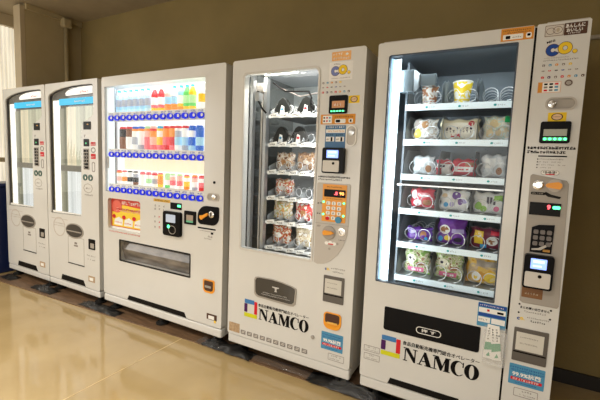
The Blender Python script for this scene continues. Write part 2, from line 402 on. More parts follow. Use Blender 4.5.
def frame_box(mb, x0, x1, y0, y1, z0, z1, t, m):
    """open box: sides, top, bottom and back, no front"""
    mb.box(x0, x0+t, y0, y1, z0, z1, m); mb.box(x1-t, x1, y0, y1, z0, z1, m)
    mb.box(x0+t, x1-t, y0, y1, z1-t, z1, m); mb.box(x0+t, x1-t, y0, y1, z0, z0+t, m); mb.box(x0+t, x1-t, y1-t, y1, z0+t, z1-t, m)

def helix(rad, y0, y1, turns, m, wire=.0020):
    P = []
    n = int(turns*14)
    for k in range(n+1):
        a = 2*PI*turns*k/n-PI/2
        P.append((rad*math.cos(a), y0+(y1-y0)*k/n, rad*math.sin(a)))
    return MB().tube(P, wire, m, 5)
coilm = mat('coil_wire', (.78, .80, .82), .25, metal=.15)
def coils(parent, spots, rad):
    first = helix(rad, .128, .50, 5.0, coilm).obj('spiral_coil', parent)
    for i, (x, z) in enumerate(spots):
        o = first if i == 0 else first.copy()
        if i: C.objects.link(o); o.parent = parent
        o.location = (x, 0, z+rad+.004)

# pillow bags -------------------------------------------------------
def bag(name, label, cat, mach_x, x0, x1, z0, z1, depth, m, y=.212, prints=(), group=None, lean=.0, rag=.004, seed=0, foil=None):
    R = random.Random(seed); nx, nz = 18, 18; w = (x1-x0)*.95; h = z1-z0; q = MB()
    ph = [R.uniform(0, 6) for _ in range(6)]
    def surf(a, b, sgn):      # a,b in 0..1
        e = max(0, (1-abs(2*a-1)**2.6))**.55*max(0, (1-abs(2*b-1)**3.2))**.6
        wr = 1+.13*math.sin(9*a+ph[0]+3*b)+.10*math.sin(11*b+ph[1]-4*a)+.06*math.sin(23*a+ph[2])*math.sin(19*b+ph[3])
        return sgn*depth/2*e*wr
    def P(a, b, sgn):
        x = -w/2+w*a+rag*math.sin(b*13+ph[4])*(abs(2*a-1)**4); z = h*b+rag*math.sin(a*15+ph[5])*(b**6)
        pin = 1-.06*math.sin(PI*b)*0
        return (x*pin, surf(a, b, sgn)+lean*b*.1, z)
    for sgn in (-1, 1):
        V = [P(i/nx, j/nz, sgn) for j in range(nz+1) for i in range(nx+1)]
        F = [(j*(nx+1)+i, j*(nx+1)+i+1, (j+1)*(nx+1)+i+1, (j+1)*(nx+1)+i) for j in range(nz) for i in range(nx)]
        if sgn > 0: F = [tuple(reversed(f)) for f in F]
        q.add(V, F, m, True)
    if foil:    # crimped seal strips
        for b0, b1 in ((0, .05), (.95, 1)):
            V = [(P(i/nx, b, -1)[0], P(i/nx, b, -1)[1]-.001-.001*(i % 2), P(i/nx, b, -1)[2]) for b in (b0, b1) for i in range(nx+1)]
            q.add(V, [(i, i+1, nx+2+i, nx+1+i) for i in range(nx)], foil, False)
    o = q.obj(name, loc=(mach_x+(x0+x1)/2, y, z0)); tag(o, label, cat, group)
    if prints:
        for pn, (a0, a1, b0, b1, pm) in enumerate(prints):
            g = MB(); n = 8
            V = []; F = []
            rr_ = ell((a0+a1)/2, (b0+b1)/2, (a1-a0)/2, (b1-b0)/2, 16) if pm[1] == 'o' else None
            if rr_:
                V = [P((a0+a1)/2, (b0+b1)/2, -1)]+[P(a, b, -1) for a, b in rr_]; F = [(0, k+1, (k+1) % 16+1) for k in range(16)]
            else:
                V = [P(a0+(a1-a0)*i/n, b0+(b1-b0)*j/n, -1) for j in range(n+1) for i in range(n+1)]
                F = [(j*(n+1)+i, j*(n+1)+i+1, (j+1)*(n+1)+i+1, (j+1)*(n+1)+i) for j in range(n) for i in range(n)]
            g.add([(x, yy-.0016, z) for x, yy, z in V], F, pm[0], True)
            g.obj('printed_patch', o)
    return o

# ------------------------------------------------------------------ machines 1 and 2 (narrow, arched window)
def narrow_machine(x, label):
    M = thing('vending_machine', label, 'vending machine', (x, 0, 0))
    w = .737; H = 1.83; xr = w
    q = MB(); frame_box(q, .004, w-.004, .05, .55, .075, H-.004, .02, greyw); q.box(.03, w-.03, .052, .52, .10, .66, greyw); q.obj('cabinet', M)
    win = [(.045, .712), (.045, 1.715), (.06, 1.74), (.14, 1.765), (.25, 1.782), (.38, 1.792), (.52, 1.795), (.665, 1.792), (.682, 1.775), (.682, 1.56), (.665, 1.545), (.54, 1.49), (.52, 1.46), (.50, .724)]
    q = MB(); q.slab([rrect(0, w, .125, H, .012), win], 0, .05, white); q.obj('door', M, bevel=.005)
    MB().slab([win, [(a*.975+.010, b*.99+.013) for a, b in win]], .012, .03, mat('window_gasket', (.05, .045, .04), .5)).obj('window_gasket', M)
    MB().slab([win], .018, .022, glassd).obj('window_glass', M)
    # shallow lit interior behind the glass
    MB().box(.03, .70, .040, .055, .68, 1.80, mat('inner_back', (.10, .095, .085), .5)).obj('inner_compartment', M)
    lt = mat('lit_white_panel', (1, 1, 1), .5, emis=.9, ecol=(1, 1, .96))
    def litm(n, c1, c2, e, st=(3, 1, .02)):
        m = noisy(n, c1, c2, 12, stretch=st); N, L, B = nodes(m); L.new(N['Color Ramp'].outputs[0], B.inputs['Emission Color']); B.inputs['Emission Strength'].default_value = e; return m
    lc = litm('lit_cream_panel', (.86, .80, .60), (.62, .60, .46), .45); lb = litm('lit_pale_panel', (.78, .86, .92), (.50, .58, .62), .55); lg = litm('lit_grey_bar', (.42, .45, .38), (.16, .19, .15), .25)
    MB().box(.046, .066, .026, .036, .715, 1.70, mat('olive_edge', (.16, .14, .03), .5)).obj('edge_strip', M)
    MB().box(.068, .165, .028, .036, .72, 1.69, lt).obj('light_panel', M, 'glowing white strip')
    MB().box(.167, .262, .028, .036, .72, 1.62, lg).obj('divider_bar', M, 'greyish green upright bar')
    MB().box(.264, .395, .028, .036, 1.14, 1.63, lc).obj('upper_back_panel', M, 'glowing cream panel')
    MB().box(.397, .675, .028, .036, 1.14, 1.63, litm('lit_green_grey_panel', (.62, .66, .52), (.40, .42, .33), .4)).obj('upper_back_panel', M, 'glowing greyish green panel')
    MB().box(.264, .50, .028, .036, .72, 1.10, lb).obj('lower_back_panel', M, 'glowing pale blue panel')
    MB().box(.167, .50, .026, .036, 1.09, 1.14, mat('shelf_grey', (.20, .21, .19), .5)).obj('inner_rail', M)
    MB().box(.055, .495, .012, .026, .715, .735, wht).obj('sill', M)
    # header plate and cyan band
    hd = [(.30, 1.718), (.29, 1.738), (.32, 1.757), (.40, 1.772), (.52, 1.780), (.655, 1.780), (.662, 1.772), (.662, 1.722)]
    h_ = MB().slab(hd, .008, .012, mat('header_white', (.9, .9, .88), .4, emis=.35, ecol=(1, 1, 1))).obj('header_plate', M, 'white header plate with small red lettering')
    q = MB(); q.marks(.50, .61, 1.731, .020, .008, red, 12, gap=.3); q.obj('lettering', h_)
    cb = MB().box(.20, .68, .006, .010, 1.642, 1.695, mat('cyan_band', (.01, .42, .75), .4, emis=.35, ecol=(.02, .6, 1))).obj('cyan_band', M, 'bright cyan strip with white lettering')
    MB().marks(.42, .57, 1.660, .016, .006, wht, 14, gap=.1).obj('lettering', cb)
    # controls
    def unit(n, x0, x1, z0, z1, m, y=-.004, rad=.004): return MB().rr(x0, x1, z0, z1, y, 0, m, rad).obj(n, M, bevel=.0015)
    s = unit('price_display', .553, .648, 1.437, 1.50, black); MB().box(.605, .622, -.006, -.004, 1.474, 1.482, mat('dim_amber', (.5, .25, .05), .4, emis=.5)).obj('lit_digits', s)
    s = unit('coin_slot', .553, .622, 1.303, 1.362, black); MB().box(.580, .594, -.006, -.004, 1.322, 1.334, mat('small_green', (.05, .4, .15), .4, emis=.7)).obj('green_light', s)
    MB().marks(.557, .60, 1.375, .03, 0, inkg, 3).obj('printed_note', M)
    kp = unit('keypad', .548, .618, 1.115, 1.285, gpanel)
    key_grid(kp, .552, .614, 1.12, 1.28, 2, 6, ink, -.004)
    q = MB(); q.rr(.645, .705, 1.31, 1.338, -.0012, 0, red, .004); q.marks(.65, .70, 1.315, .012, -.0012, wht, 3); q.obj('red_label', M, 'small red label')
    q = MB(); q.rr(.645, .705, 1.205, 1.245, -.0012, 0, red, .004); q.marks(.65, .70, 1.215, .014, -.0012, wht, 4); q.obj('red_label', M, 'small red label')
    q = MB(); q.slab([ell(.675, 1.275, .03, .022, 12), ell(.675, 1.275, .022, .014, 12)], -.001, 0, inkg); q.slab([rrect(.655, .695, 1.10, 1.18, .015), rrect(.661, .689, 1.106, 1.174, .012)], -.001, 0, inkg); q.obj('printed_ring', M)
    q = MB()
    for cx in (.565, .635): q.slab([ell(cx, 1.052, .028, .026, 16), ell(cx+.006, 1.05, .012, .012, 16)], -.006, 0, mat('dark_green_plastic', (.02, .09, .07), .3)); q.slab(ell(cx+.006, 1.05, .012, .012, 16), -.003, 0, wht)
    q.obj('knob', M)
    q = MB(); q.slab([ell(.598, .965, .062, .040, 8), ell(.598, .965, .057, .035, 8)], -.001, 0, gpanel); q.marks(.57, .63, .957, .014, 0, inkg, 5); q.marks(.55, .66, .905, .012, 0, inkg, 6); q.obj('printed_emblem', M)
    # lower part
    o = MB(); o.slab([ell(.40, .588, .128, .066, 28)], -.004, 0, gpanel); po = o.obj('pickup_port', M, 'dark oval pick-up opening')
    q = MB(); q.slab(ell(.40, .590, .115, .055, 28), -.0065, -.004, mat('pickup_dark', (.05, .045, .042), .3)); q.box(.295, .505, -.009, -.0065, .580, .588, gpanel); q.obj('pickup_flap', po)
    q = MB(); q.slab([rrect(.30, .53, .30, .535, .004), rrect(.303, .527, .304, .532, .004)], -.0012, 0, gpanel); q.box(.30, .53, -.004, 0, .297, .304, blackm); q.rr(.385, .44, .455, .468, -.001, 0, inkg); q.rr(.395, .43, .475, .492, -.001, 0, inkg); q.obj('service_hatch', M)
    o = MB().rr(.597, .682, .462, .548, -.004, 0, black, .006).obj('coin_return', M); MB().rr(.625, .672, .475, .515, -.006, -.004, gpanel, .003).obj('coin_flap', o)
    q = MB(); q.marks(.57, .69, .40, .012, 0, inkg, 9, density=.7); q.marks(.58, .68, .37, .010, 0, inkg, 10, density=.7); q.obj('printed_note', M)
    faint = mat('faint_print', (.52, .47, .42), .5)
    q = MB(); q.slab([ell(.17, .60, .09, .085, 28), ell(.17, .60, .082, .077, 28)], -.0008, 0, faint); q.marks(.08, .27, .625, .012, 0, faint, 9); q.marks(.09, .26, .605, .010, 0, faint, 19); q.rr(.05, .30, .668, .672, -.0008, 0, faint); q.obj('faint_round_sticker', M)
    q = MB(); q.slab([(.185, .13), (.545, .13), (.515, .178), (.20, .178)], -.0015, 0, darkgap); q.obj('kick_slot', M, 'black slot at the foot')
    q = MB(); q.rr(.585, .672, .185, .235, -.0012, 0, brownst, .003); q.rr(.60, .65, .195, .222, -.0017, -.0012, wht); q.obj('rating_sticker', M)
    MB().box(.0, w, .0, .05, .068, .118, white).obj('kick_plate', M, bevel=.01)
    for fx in (.07, w-.07): foot(M, fx)
    return M
m1 = narrow_machine(-3.045, 'leftmost white vending machine, narrow, with tall arched window beside the blue bin')
m2 = copy_tree(m1); m2.location = (-2.298, 0, 0)
m2['label'] = 'second vending machine from the left, narrow with arched window, beside the drink machine'

# ------------------------------------------------------------------ machine 3 (drinks)
X3 = -1.508; w3 = 1.226
M3 = thing('vending_machine', 'wide drink vending machine with rows of lit bottles and blue buttons', 'vending machine', (X3, 0, 0))
H = 1.83
q = MB(); frame_box(q, .004, w3-.004, .05, .70, .075, H-.004, .02, greyw); q.obj('cabinet', M3)
disp = rrect(.035, 1.058, .958, 1.757, .004)
q = MB(); q.slab([rrect(0, w3, .135, H, .014), disp, rrect(.062, .440, .668, .908, .022), rrect(.20, .946, .43, .594, .008)], 0, .05, white); q.obj('door', M3, bevel=.008)
q = MB(); frame_box(q, .03, 1.063, .05, .125, .953, 1.762, .005, mat('display_liner', (.6, .6, .6), .5)); q.obj('display_box', M3)
lit = mat('lit_display_white', (.4, .4, .4), .5, emis=.8, ecol=(1, 1, .97))
cream = noisy('lit_display_cream', (.90, .80, .62), (.84, .73, .54), 30, stretch=(6, 1, .15))
N, L, B = nodes(cream); L.new(N['Color Ramp'].outputs[0], B.inputs['Emission Color']); B.inputs['Emission Strength'].default_value = .45
MB().box(.036, 1.057, .108, .116, .96, 1.755, lit).obj('backlight_panel', M3, 'glowing white display background')
MB().box(.13, 1.057, .098, .107, 1.135, 1.225, cream).obj('blank_display_panel', M3, 'cream blank panel above the lowest row')
MB().box(.036, .128, .02, .03, .965, 1.75, mat('display_side_panel', (.72, .80, .86), .4, emis=.45, ecol=(.82, .92, 1))).obj('display_side_panel', M3)
q = MB(); q.box(.128, .132, .018, .03, .965, 1.75, mat('pale_line', (.35, .42, .5), .4)); q.rr(.04, .055, 1.14, 1.23, .016, .02, gpanel2); q.obj('display_trim', M3)
MB().slab([rrect(.037, 1.056, .96, 1.755)], .006, .009, glass).obj('display_glass', M3)
for zz in (1.738,):
    t_ = MB().tube([(.14, .098, zz+.010), (1.05, .098, zz+.010)], .004, mat('display_tube', (1, 1, 1), .5, emis=1.5, ecol=(1, 1, 1))).obj('display_tube', M3)
a_ = area('display_light', (X3+.58, .035, 1.745), (0, .3, -1), .9, .02, .7, (1, 1, 1))
bblue = mat('button_blue', (.0, .01, .35), .35, emis=.5, ecol=(.0, .02, .9), spec=.2); blens = mat('button_lens', (.75, .72, .70), .15)
railm = mat('price_rail', (.50, .50, .49), .35, metal=.3)
rows = [1.520, 1.247, .979]; bx = [.10+.0705*i for i in range(14)]
btn = None
for rz in rows:
    rl = MB().box(.07, 1.05, .012, .06, rz-.022, rz+.020, railm).obj('price_rail', M3)
    q = MB(); q.box(.06, 1.055, .011, .06, rz+.020, rz+.044, wht)
    for i, xx in enumerate(bx): q.marks(xx-.022, xx+.024, rz+.024, .014, .011, mat('blue_ink', (.02, .06, .5), .5), i+int(rz*100), gap=.1)
    q.obj('price_strip', rl)
    for xx in bx:
        if btn is None:
            q = MB(); q.slab(ell(0, 0, .027, .021, 20), .001, .012, bblue); q.slab(ell(.016, .002, .0100, .0105, 14), -.0015, .001, blens)
            btn = q.obj('select_button', rl)
            o = btn
        else: o = btn.copy(); C.objects.link(o); o.parent = rl
        o.location = (xx, 0, rz)
# bottles and cans
ORD = ['first', 'second', 'third', 'fourth', 'fifth', 'sixth', 'seventh', 'eighth', 'ninth', 'tenth', 'eleventh', 'twelfth', 'thirteenth', 'fourteenth']
def em(name, c, e=.45):  # drinks glow in their own colours, imitating the display backlight
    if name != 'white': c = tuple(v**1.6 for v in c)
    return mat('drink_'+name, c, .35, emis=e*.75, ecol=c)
def bottle(kind, label, x, z, h, cols, group, slim=1.0, can=False):
    """cols: cap, top band, body, label, base"""
    cap, a, bdy, lab, base = cols
    R_ = .0245*slim; q = MB(); s = h
    if can:
        q.lathe([(R_*.85, 0), (R_, s*.04), (R_, s*.45), (R_, s*.80), (R_, s*.90), (R_*.8, s*.97), (R_*.8, s)], (0, 0, 0), bdy, n=16, segm=[base, base, bdy, a, cap, cap])
        p = MB(); p.lathe([(R_+.0006, s*.20), (R_+.0009, s*.22), (R_+.0009, s*.52), (R_+.0006, s*.54)], (0, 0, 0), lab, n=16)
        c2 = MB(); c2.lathe([(R_*.70, s), (R_*.72, s*1.005), (R_*.2, s*1.012)], (0, 0, 0), cap, n=12)
    else:
        q.lathe([(R_*.9, 0), (R_, s*.03), (R_, s*.18), (R_*.94, s*.40), (R_, s*.60), (R_*.96, s*.72), (R_*.5, s*.88), (R_*.42, s*.92)], (0, 0, 0), bdy, n=16, segm=[base, base, bdy, bdy, a, a, a])
        p = MB(); p.lathe([(R_+.0005, s*.30), (R_+.001, s*.31), (R_+.001, s*.58), (R_+.0005, s*.59)], (0, 0, 0), lab, n=16)
        c2 = MB(); c2.lathe([(R_*.48, s*.91), (R_*.48, s*.985), (R_*.42, s)], (0, 0, 0), cap, n=12)
    o = q.obj(kind, loc=(X3+x, .062, z)); tag(o, label, 'can' if can else 'bottle', group)
    p.obj('wrapper', o); c2.obj('cap' if not can else 'lid', o)
wh = em('white', (.88, .88, .86), .5); pb = em('pale_blue', (.55, .78, .92)); cy = em('cyan', (.12, .62, .85)); rd = em('red', (.85, .08, .10), .35); yl = em('yellow', (.95, .70, .08))
pk = em('pink', (.9, .32, .36)); orr = em('orange', (.95, .48, .12)); gr = em('green', (.30, .75, .30)); tl = em('teal', (.10, .70, .58)); bk = em('black', (.03, .03, .03), 0.02); br = em('brown', (.42, .22, .10), .2)
bl = em('blue', (.02, .28, .75), .4); pbb = em('very_pale_blue', (.68, .86, .96)); sv = em('silvery', (.6, .63, .7), .3); pg = em('pale_green', (.62, .85, .55)); pp2 = em('pale_pink', (.93, .66, .6))
row1 = [(1, 'light blue', (cy, pbb, pb, pbb, pbb))]*0
items = [('light blue water bottle', (cy, pbb, pb, sv, pbb))]*6+[('red-and-yellow capped bottle', (wh, rd, pk, wh, yl))]*2+[('orange tea bottle with pale top', (wh, pp2, orr, pb, orr)), ('orange tea bottle with teal cap', (tl, wh, orr, pb, orr)), ('yellow-orange bottle with teal cap', (tl, pb, yl, wh, orr)), ('green tea bottle with teal cap', (tl, gr, gr, pg, yl)), ('green tea bottle at the right', (tl, yl, gr, pg, yl))]
for i, (nm, c_) in enumerate(items):
    x = [.127, .194, .259, .322, .391, .452, .52, .588, .657, .719, .784, .838, .889][i]
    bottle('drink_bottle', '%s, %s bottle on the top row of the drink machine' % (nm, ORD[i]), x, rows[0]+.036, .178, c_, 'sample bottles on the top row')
bottle('drink_bottle', 'white and yellow bottle at the right end of the top row', 0.975, rows[0]+.036, .185, (pg, wh, wh, yl, wh), 'sample bottles on the top row')
row2 = [('black coffee can', (rd, bk, bk, br, br)), ('brown coffee can with red top', (rd, br, br, wh, wh)), ('white and blue can', (bl, orr, wh, sv, wh)), ('white and blue can with orange band', (bl, orr, wh, wh, sv)), ('green and pink can', (pg, orr, pp2, pk, pk)), ('pale red can', (pp2, rd, orr, pp2, pk)),
        ('yellow carton', (cy, yl, wh, yl, pk)), ('red and orange can', (rd, orr, orr, pk, rd)), ('orange can', (rd, orr, orr, rd, pk)), ('white can with a red disc', (rd, wh, sv, pb, wh)), ('white can with red disc beside blue', (rd, wh, wh, pb, sv)), ('blue and white can', (bl, bl, wh, bl, pb)), ('bright blue can', (bl, bl, bl, pb, bl))]
for i, (nm, c_) in enumerate(row2):
    x = [.169, .245, .314, .381, .452, .51, .583, .644, .709, .762, .829, .894, .958][i]
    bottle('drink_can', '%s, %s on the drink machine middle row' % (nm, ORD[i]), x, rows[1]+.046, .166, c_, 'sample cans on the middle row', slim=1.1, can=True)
row3 = [('white and orange slim can', (rd, orr, wh, pp2, wh)), ('white slim can with orange label', (rd, wh, wh, orr, wh)), ('white slim can with black label', (bk, wh, wh, bk, wh)), ('black and white slim can', (bk, wh, sv, bk, br)), ('white slim can with a pink top', (pk, pk, wh, wh, wh)), ('white and pink slim can', (pk, pk, wh, pg, wh)), ('white slim can with crimson top', (pk, rd, wh, sv, wh)),
        ('orange slim can', (pk, yl, orr, orr, yl)), ('pale green slim can', (pg, pg, pg, wh, gr)), ('pink and green slim can', (pg, wh, pp2, pk, wh)), ('pink slim can', (pg, pp2, pp2, pk, wh)), ('orange and yellow slim can', (pk, yl, wh, yl, orr)), ('red and white slim can', (orr, pk, pp2, wh, sv)), ('rose red slim can at the right end', (rd, pk, wh, pk, rd))]
for i, (nm, c_) in enumerate(row3):
    x = [.119, .183, .247, .312, .391, .457, .521, .582, .656, .707, .775, .843, .918, .981][i]
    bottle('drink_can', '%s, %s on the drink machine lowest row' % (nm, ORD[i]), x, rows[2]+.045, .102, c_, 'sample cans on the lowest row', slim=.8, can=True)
# campaign poster behind a recess
po = MB().box(.055, .445, .03, .035, .655, .915, mat('poster_red', (.62, .05, .03), .5)).obj('poster', M3, 'red and yellow campaign poster in a recess')
yp = mat('poster_yellow', (.88, .62, .03), .5)
q = MB(); q.box(.075, .44, .028, .03, .69, .80, yp); q.slab([(.20, .86), (.44, .845), (.44, .80), (.13, .80)], .028, .03, yp); q.slab(ell(.135, .845, .058, .05, 20), .0265, .028, mat('poster_rose', (.75, .13, .08), .5))
q.marks(.19, .43, .865, .026, .03, wht, 5, gap=.08); q.marks(.13, .43, .805, .034, .027, mat('poster_pink', (.85, .42, .32), .5), 9, gap=.02); q.marks(.13, .43, .82, .014, .026, red, 29, gap=.02)
for i in range(3):
    a = .10+.118*i; q.slab([(a, .70), (a+.10, .70), (a+.105, .745), (a+.06, .765), (a+.01, .745)], .0262, .0275, wht); q.marks(a+.01, a+.09, .715, .012, .026, red, i+3); q.slab(ell(a+.0, .765, .02, .016, 12), .0255, .027, red)
q.box(.055, .445, .026, .0295, .668, .684, wht); q.obj('poster_printing', po)
MB().marks(.075, .44, .645, .012, 0, mat('red_ink', (.6, .08, .04), .5), 6, gap=.1).obj('red_lettering', M3, 'line of small red print')
# controls
s = sticker(M3, 'yellow_label', .584, .752, .925, .946, mat('mustard', (.62, .36, .04), .5)); MB().marks(.60, .74, .930, .011, -.0008, ink, 4).obj('printing', s)
q = MB()
for j, zz in enumerate((.90, .876, .82, .785, .745)):
    for i in range(3): q.marks(.592+i*.045, .592+i*.045+.02, zz-.012, .017, 0, [inkg, red, inkg][i] if j > 1 else inkg, i+j*3+2)
q.obj('payment_icons', M3)
s = MB().rr(.755, .862, .886, .932, -.003, 0, black, .004).obj('price_display', M3); MB().rr(.825, .855, .905, .920, -.0045, -.003, ledgreen, .002).obj('lit_digits', s)
rd_ = MB().rr(.702, .868, .700, .870, -.022, 0, black, .016).obj('card_reader', M3, bevel=.004)
MB().rr(.735, .825, .795, .850, -.024, -.022, mat('lcd_grey', (.35, .40, .48), .3, emis=.35, ecol=(.5, .58, .72)), .003).obj('screen', rd_)
MB().slab(ell(.76, .765, .012, .012, 16), -.024, -.022, ledgreen).obj('green_light', rd_)
q = MB(); q.slab([ell(.795, .745, .035, .03, 20), ell(.795, .745, .031, .026, 20)], -.024, -.022, gpanel); q.obj('touch_ring', rd_)
s = MB().rr(.892, .996, .798, .888, -.008, 0, black, .006).obj('bill_slot', M3, bevel=.003); q = MB(); q.box(.915, .975, -.010, -.008, .825, .862, mat('bill_grey', (.35, .28, .22), .4)); q.box(.915, .975, -.0105, -.008, .812, .824, mat('dim_green', (.10, .35, .2), .4, emis=.3)); q.obj('bill_window', s)
cs = MB().rr(1.012, 1.192, .812, .936, -.006, 0, black, (.03, .055, .012, .075)).obj('coin_unit', M3, 'black rounded coin unit', bevel=.003)
MB().slab([(1.035, .858), (1.05, .842), (1.10, .872), (1.112, .888), (1.10, .892), (1.06, .872), (1.04, .872)], -.016, -.006, orangek).obj('return_lever', cs, 'orange lever')
q = MB(); q.lathe([(.022, 0), (.022, -.012), (.016, -.015)], (1.14, -.006, .885), silver, 'y', 18); q.box(1.137, 1.143, -.0225, -.021, .873, .897, black); q.obj('coin_slot', cs)
q = MB(); q.slab([rrect(1.09, 1.19, .972, 1.022, .02), rrect(1.096, 1.184, .978, 1.016, .016)], -.004, 0, gpanel2); q.slab(rrect(1.096, 1.184, .978, 1.016, .016), -.001, 0, gpanel); q.obj('lock_plate', M3); MB().lathe([(.016, 0), (.016, -.007), (.006, -.009)], (1.148, 0, .998), silver, 'y', 16).obj('lock', M3)
MB().lathe([(.009, 0), (.009, -.004)], (1.148, 0, 1.092), black, 'y', 14).obj('keyhole', M3)
q = MB(); q.rr(1.01, 1.165, .781, .791, -.001, 0, ink); q.marks(1.03, 1.16, .765, .007, 0, inkg, 3); q.marks(1.05, 1.15, .73, .014, 0, inkg, 5, density=.7); q.rr(1.125, 1.145, .752, .765, -.001, 0, ink); q.marks(1.07, 1.13, .715, .010, 0, inkg, 8); q.obj('printed_note', M3)
# delivery window
q = MB(); frame_box(q, .195, .951, .05, .22, .425, .60, .004, mat('delivery_liner', (.30, .27, .23), .35)); q.obj('delivery_bay', M3)
dl = noisy('smoky_flap', (.10, .09, .08), (.24, .21, .18), 5, rough=.16, stretch=(1, 1, 3), coat=.3)
q = MB(); q.add([(.203, .045, .432), (.943, .045, .432), (.943, .02, .52), (.203, .02, .52), (.203, .05, .592), (.943, .05, .592)], [(0, 1, 2, 3), (3, 2, 5, 4)], dl); q.obj('delivery_flap', M3, 'smoky clear delivery flap')
q = MB(); q.slab([rrect(.197, .949, .427, .597, .01), rrect(.207, .939, .437, .587, .008)], -.002, .004, blackm); q.obj('delivery_frame', M3)
s = MB().rr(1.066, 1.166, .358, .448, -.004, 0, orangek, (.03, .03, .012, .012)).obj('coin_return', M3, 'orange coin return cup'); q = MB(); q.rr(1.078, 1.154, .372, .440, -.006, -.004, brownp, (.02, .02, .008, .008)); q.rr(1.09, 1.14, .395, .408, -.012, -.006, gpanel); q.obj('coin_cup', s)
s = sticker(M3, 'rating_sticker', 1.10, 1.188, .178, .218, brownp, .003); q = MB(); q.rr(1.115, 1.165, .182, .206, -.0014, -.0008, wht); q.rr(1.165, 1.18, .163, .180, -.0014, 0, yellow); q.obj('printing', s)
MB().slab([(.29, .137), (.915, .137), (.895, .172), (.31, .172)], -.0015, 0, darkgap).obj('kick_slot', M3, 'black slot at the foot')
MB().box(0, w3, .0, .05, .068, .128, white).obj('kick_plate', M3, bevel=.012)
for fx in (.08, .62, w3-.08): foot(M3, fx)

# ------------------------------------------------------------------ machines 4 and 5 shared interior
def price_tags(M, rail, x0, n, step, z, h, y, m1_, m2_, seed):
    q = MB()
    for i in range(n):
        x = x0+i*step
        q.slab(ell(x, z+h*.5, h*.32, h*.26, 8), y-.001, y, m1_)
        q.marks(x+h*.5, x+h*.5+step*.22, z+h*.35, h*.35, y, m2_, seed+i)
    q.obj('price_tag', rail)

# machine 4
X4 = -.2294; w4 = .839
M4 = thing('vending_machine', 'middle food vending machine with orange keypad and lit glass window', 'vending machine', (X4, 0, 0))
q = MB(); frame_box(q, .004, w4-.004, .05, .72, .075, H-.004, .018, greyw); q.obj('cabinet', M4, bevel=.003)
hole4 = rrect(.088, .583, .698, 1.748, (.01, .01, .03, .02))
q = MB(); q.slab([rrect(0, w4, .132, H, .016), hole4], 0, .05, white); q.obj('door', M4, bevel=.009)
q = MB(); q.slab([rrect(.080, .591, .690, 1.756, (.014, .014, .036, .026)), rrect(.092, .579, .702, 1.744, (.01, .01, .028, .018))], -.004, .006, mat('window_rim', (.62, .60, .56), .25)); q.obj('window_rim', M4, bevel=.002)
MB().slab([hole4], .014, .018, glass).obj('window_glass', M4)
lin = mat('chamber_liner', (.42, .43, .42), .35, metal=.3)
q = MB(); q.box(.075, .085, .05, .60, .66, 1.785, mat('chamber_mirror', (.45, .46, .45), .12, metal=.85)); q.box(.63, .64, .05, .60, .66, 1.785, lin); q.box(.075, .64, .60, .61, .66, 1.785, mat('chamber_back', (.30, .33, .34), .4)); q.box(.075, .64, .05, .61, 1.785, 1.795, mat('chamber_top', (.55, .60, .66), .3)); q.box(.075, .64, .05, .61, .65, .66, lin); q.obj('chamber', M4)
q = MB(); q.box(.098, .118, .05, .08, .66, 1.78, steel); q.box(.150, .158, .09, .115, .66, 1.70, gpanel); q.box(.166, .186, .095, .13, .66, 1.74, steel); q.obj('lift_rails', M4, 'vertical metal rails at the left of the chamber')
q = MB(); q.box(.12, .17, .08, .14, 1.66, 1.71, gpanel); q.tube([(.14, .07, 1.66), (.15, .06, 1.6), (.17, .07, 1.56), (.19, .09, 1.53)], .006, ink); q.box(.13, .16, .05, .09, 1.60, 1.65, steel); q.obj('lift_motor', M4)
q = MB(); q.tube([(.20, .14, 1.72), (.30, .12, 1.66), (.40, .13, 1.655), (.46, .12, 1.65), (.49, .10, 1.61), (.485, .10, 1.57), (.50, .12, 1.54)], .005, ink, 6); q.tube([(.22, .2, 1.70), (.36, .2, 1.64), (.52, .2, 1.66)], .004, inkg, 6); q.obj('cable', M4, 'dangling black cable')
MB().tube([(.19, .07, 1.757), (.41, .07, 1.757)], .011, mat('warm_tube', (1, 1, 1), .5, emis=7, ecol=(1, .95, .75))).obj('light_tube', M4, 'lit fluorescent tube')
area('chamber_light', (X4+.30, .055, 1.735), (.1, .55, -1), .42, .03, 3.2, (1, .97, .9))
area('chamber_light', (X4+.575, .06, 1.2), (-1, .6, 0), .02, .9, 2.2, (.95, .98, 1))
rz4 = [1.523, 1.350, 1.182, 1.022, .872, .710]
cx4 = [.245, .315, .395, .465]
rail4 = mat('rail_grey_white', (.70, .72, .72), .3)
for j, z in enumerate(rz4):
    tr = MB().box(.19, .62, .12, .58, z-.008, z-.004, mat('tray_grey', (.30, .32, .33), .4, metal=.3)).obj('shelf_tray', M4)
    rl = MB().box(.19, .62, .114, .12, z-.018, z, rail4).obj('shelf_rail', tr)
    q = MB()
    for i, x in enumerate(cx4+[.545]):
        x -= .02
        q.slab([(x-.022, z-.022), (x+.03, z-.012), (x+.036, z+.012), (x-.014, z+.004)], .106, .110, wht)
        q.marks(x-.012, x+.028, z-.010, .011, .106, ink, j*7+i, gap=.1)
    q.obj('price_tag', rl)
    q = MB()
    for x in (.195, .28, .355, .43, .505): q.add([(x, .13, z), (x, .13, z+.03), (x, .35, z+.10), (x, .58, z+.10), (x, .58, z)], [(0, 1, 2, 3, 4)], mat('divider_clear', (.55, .58, .58), .3, alpha=.45))
    q.obj('slot_divider', tr)
coils(M4, [(x, z) for z in rz4 for x in cx4], .029)
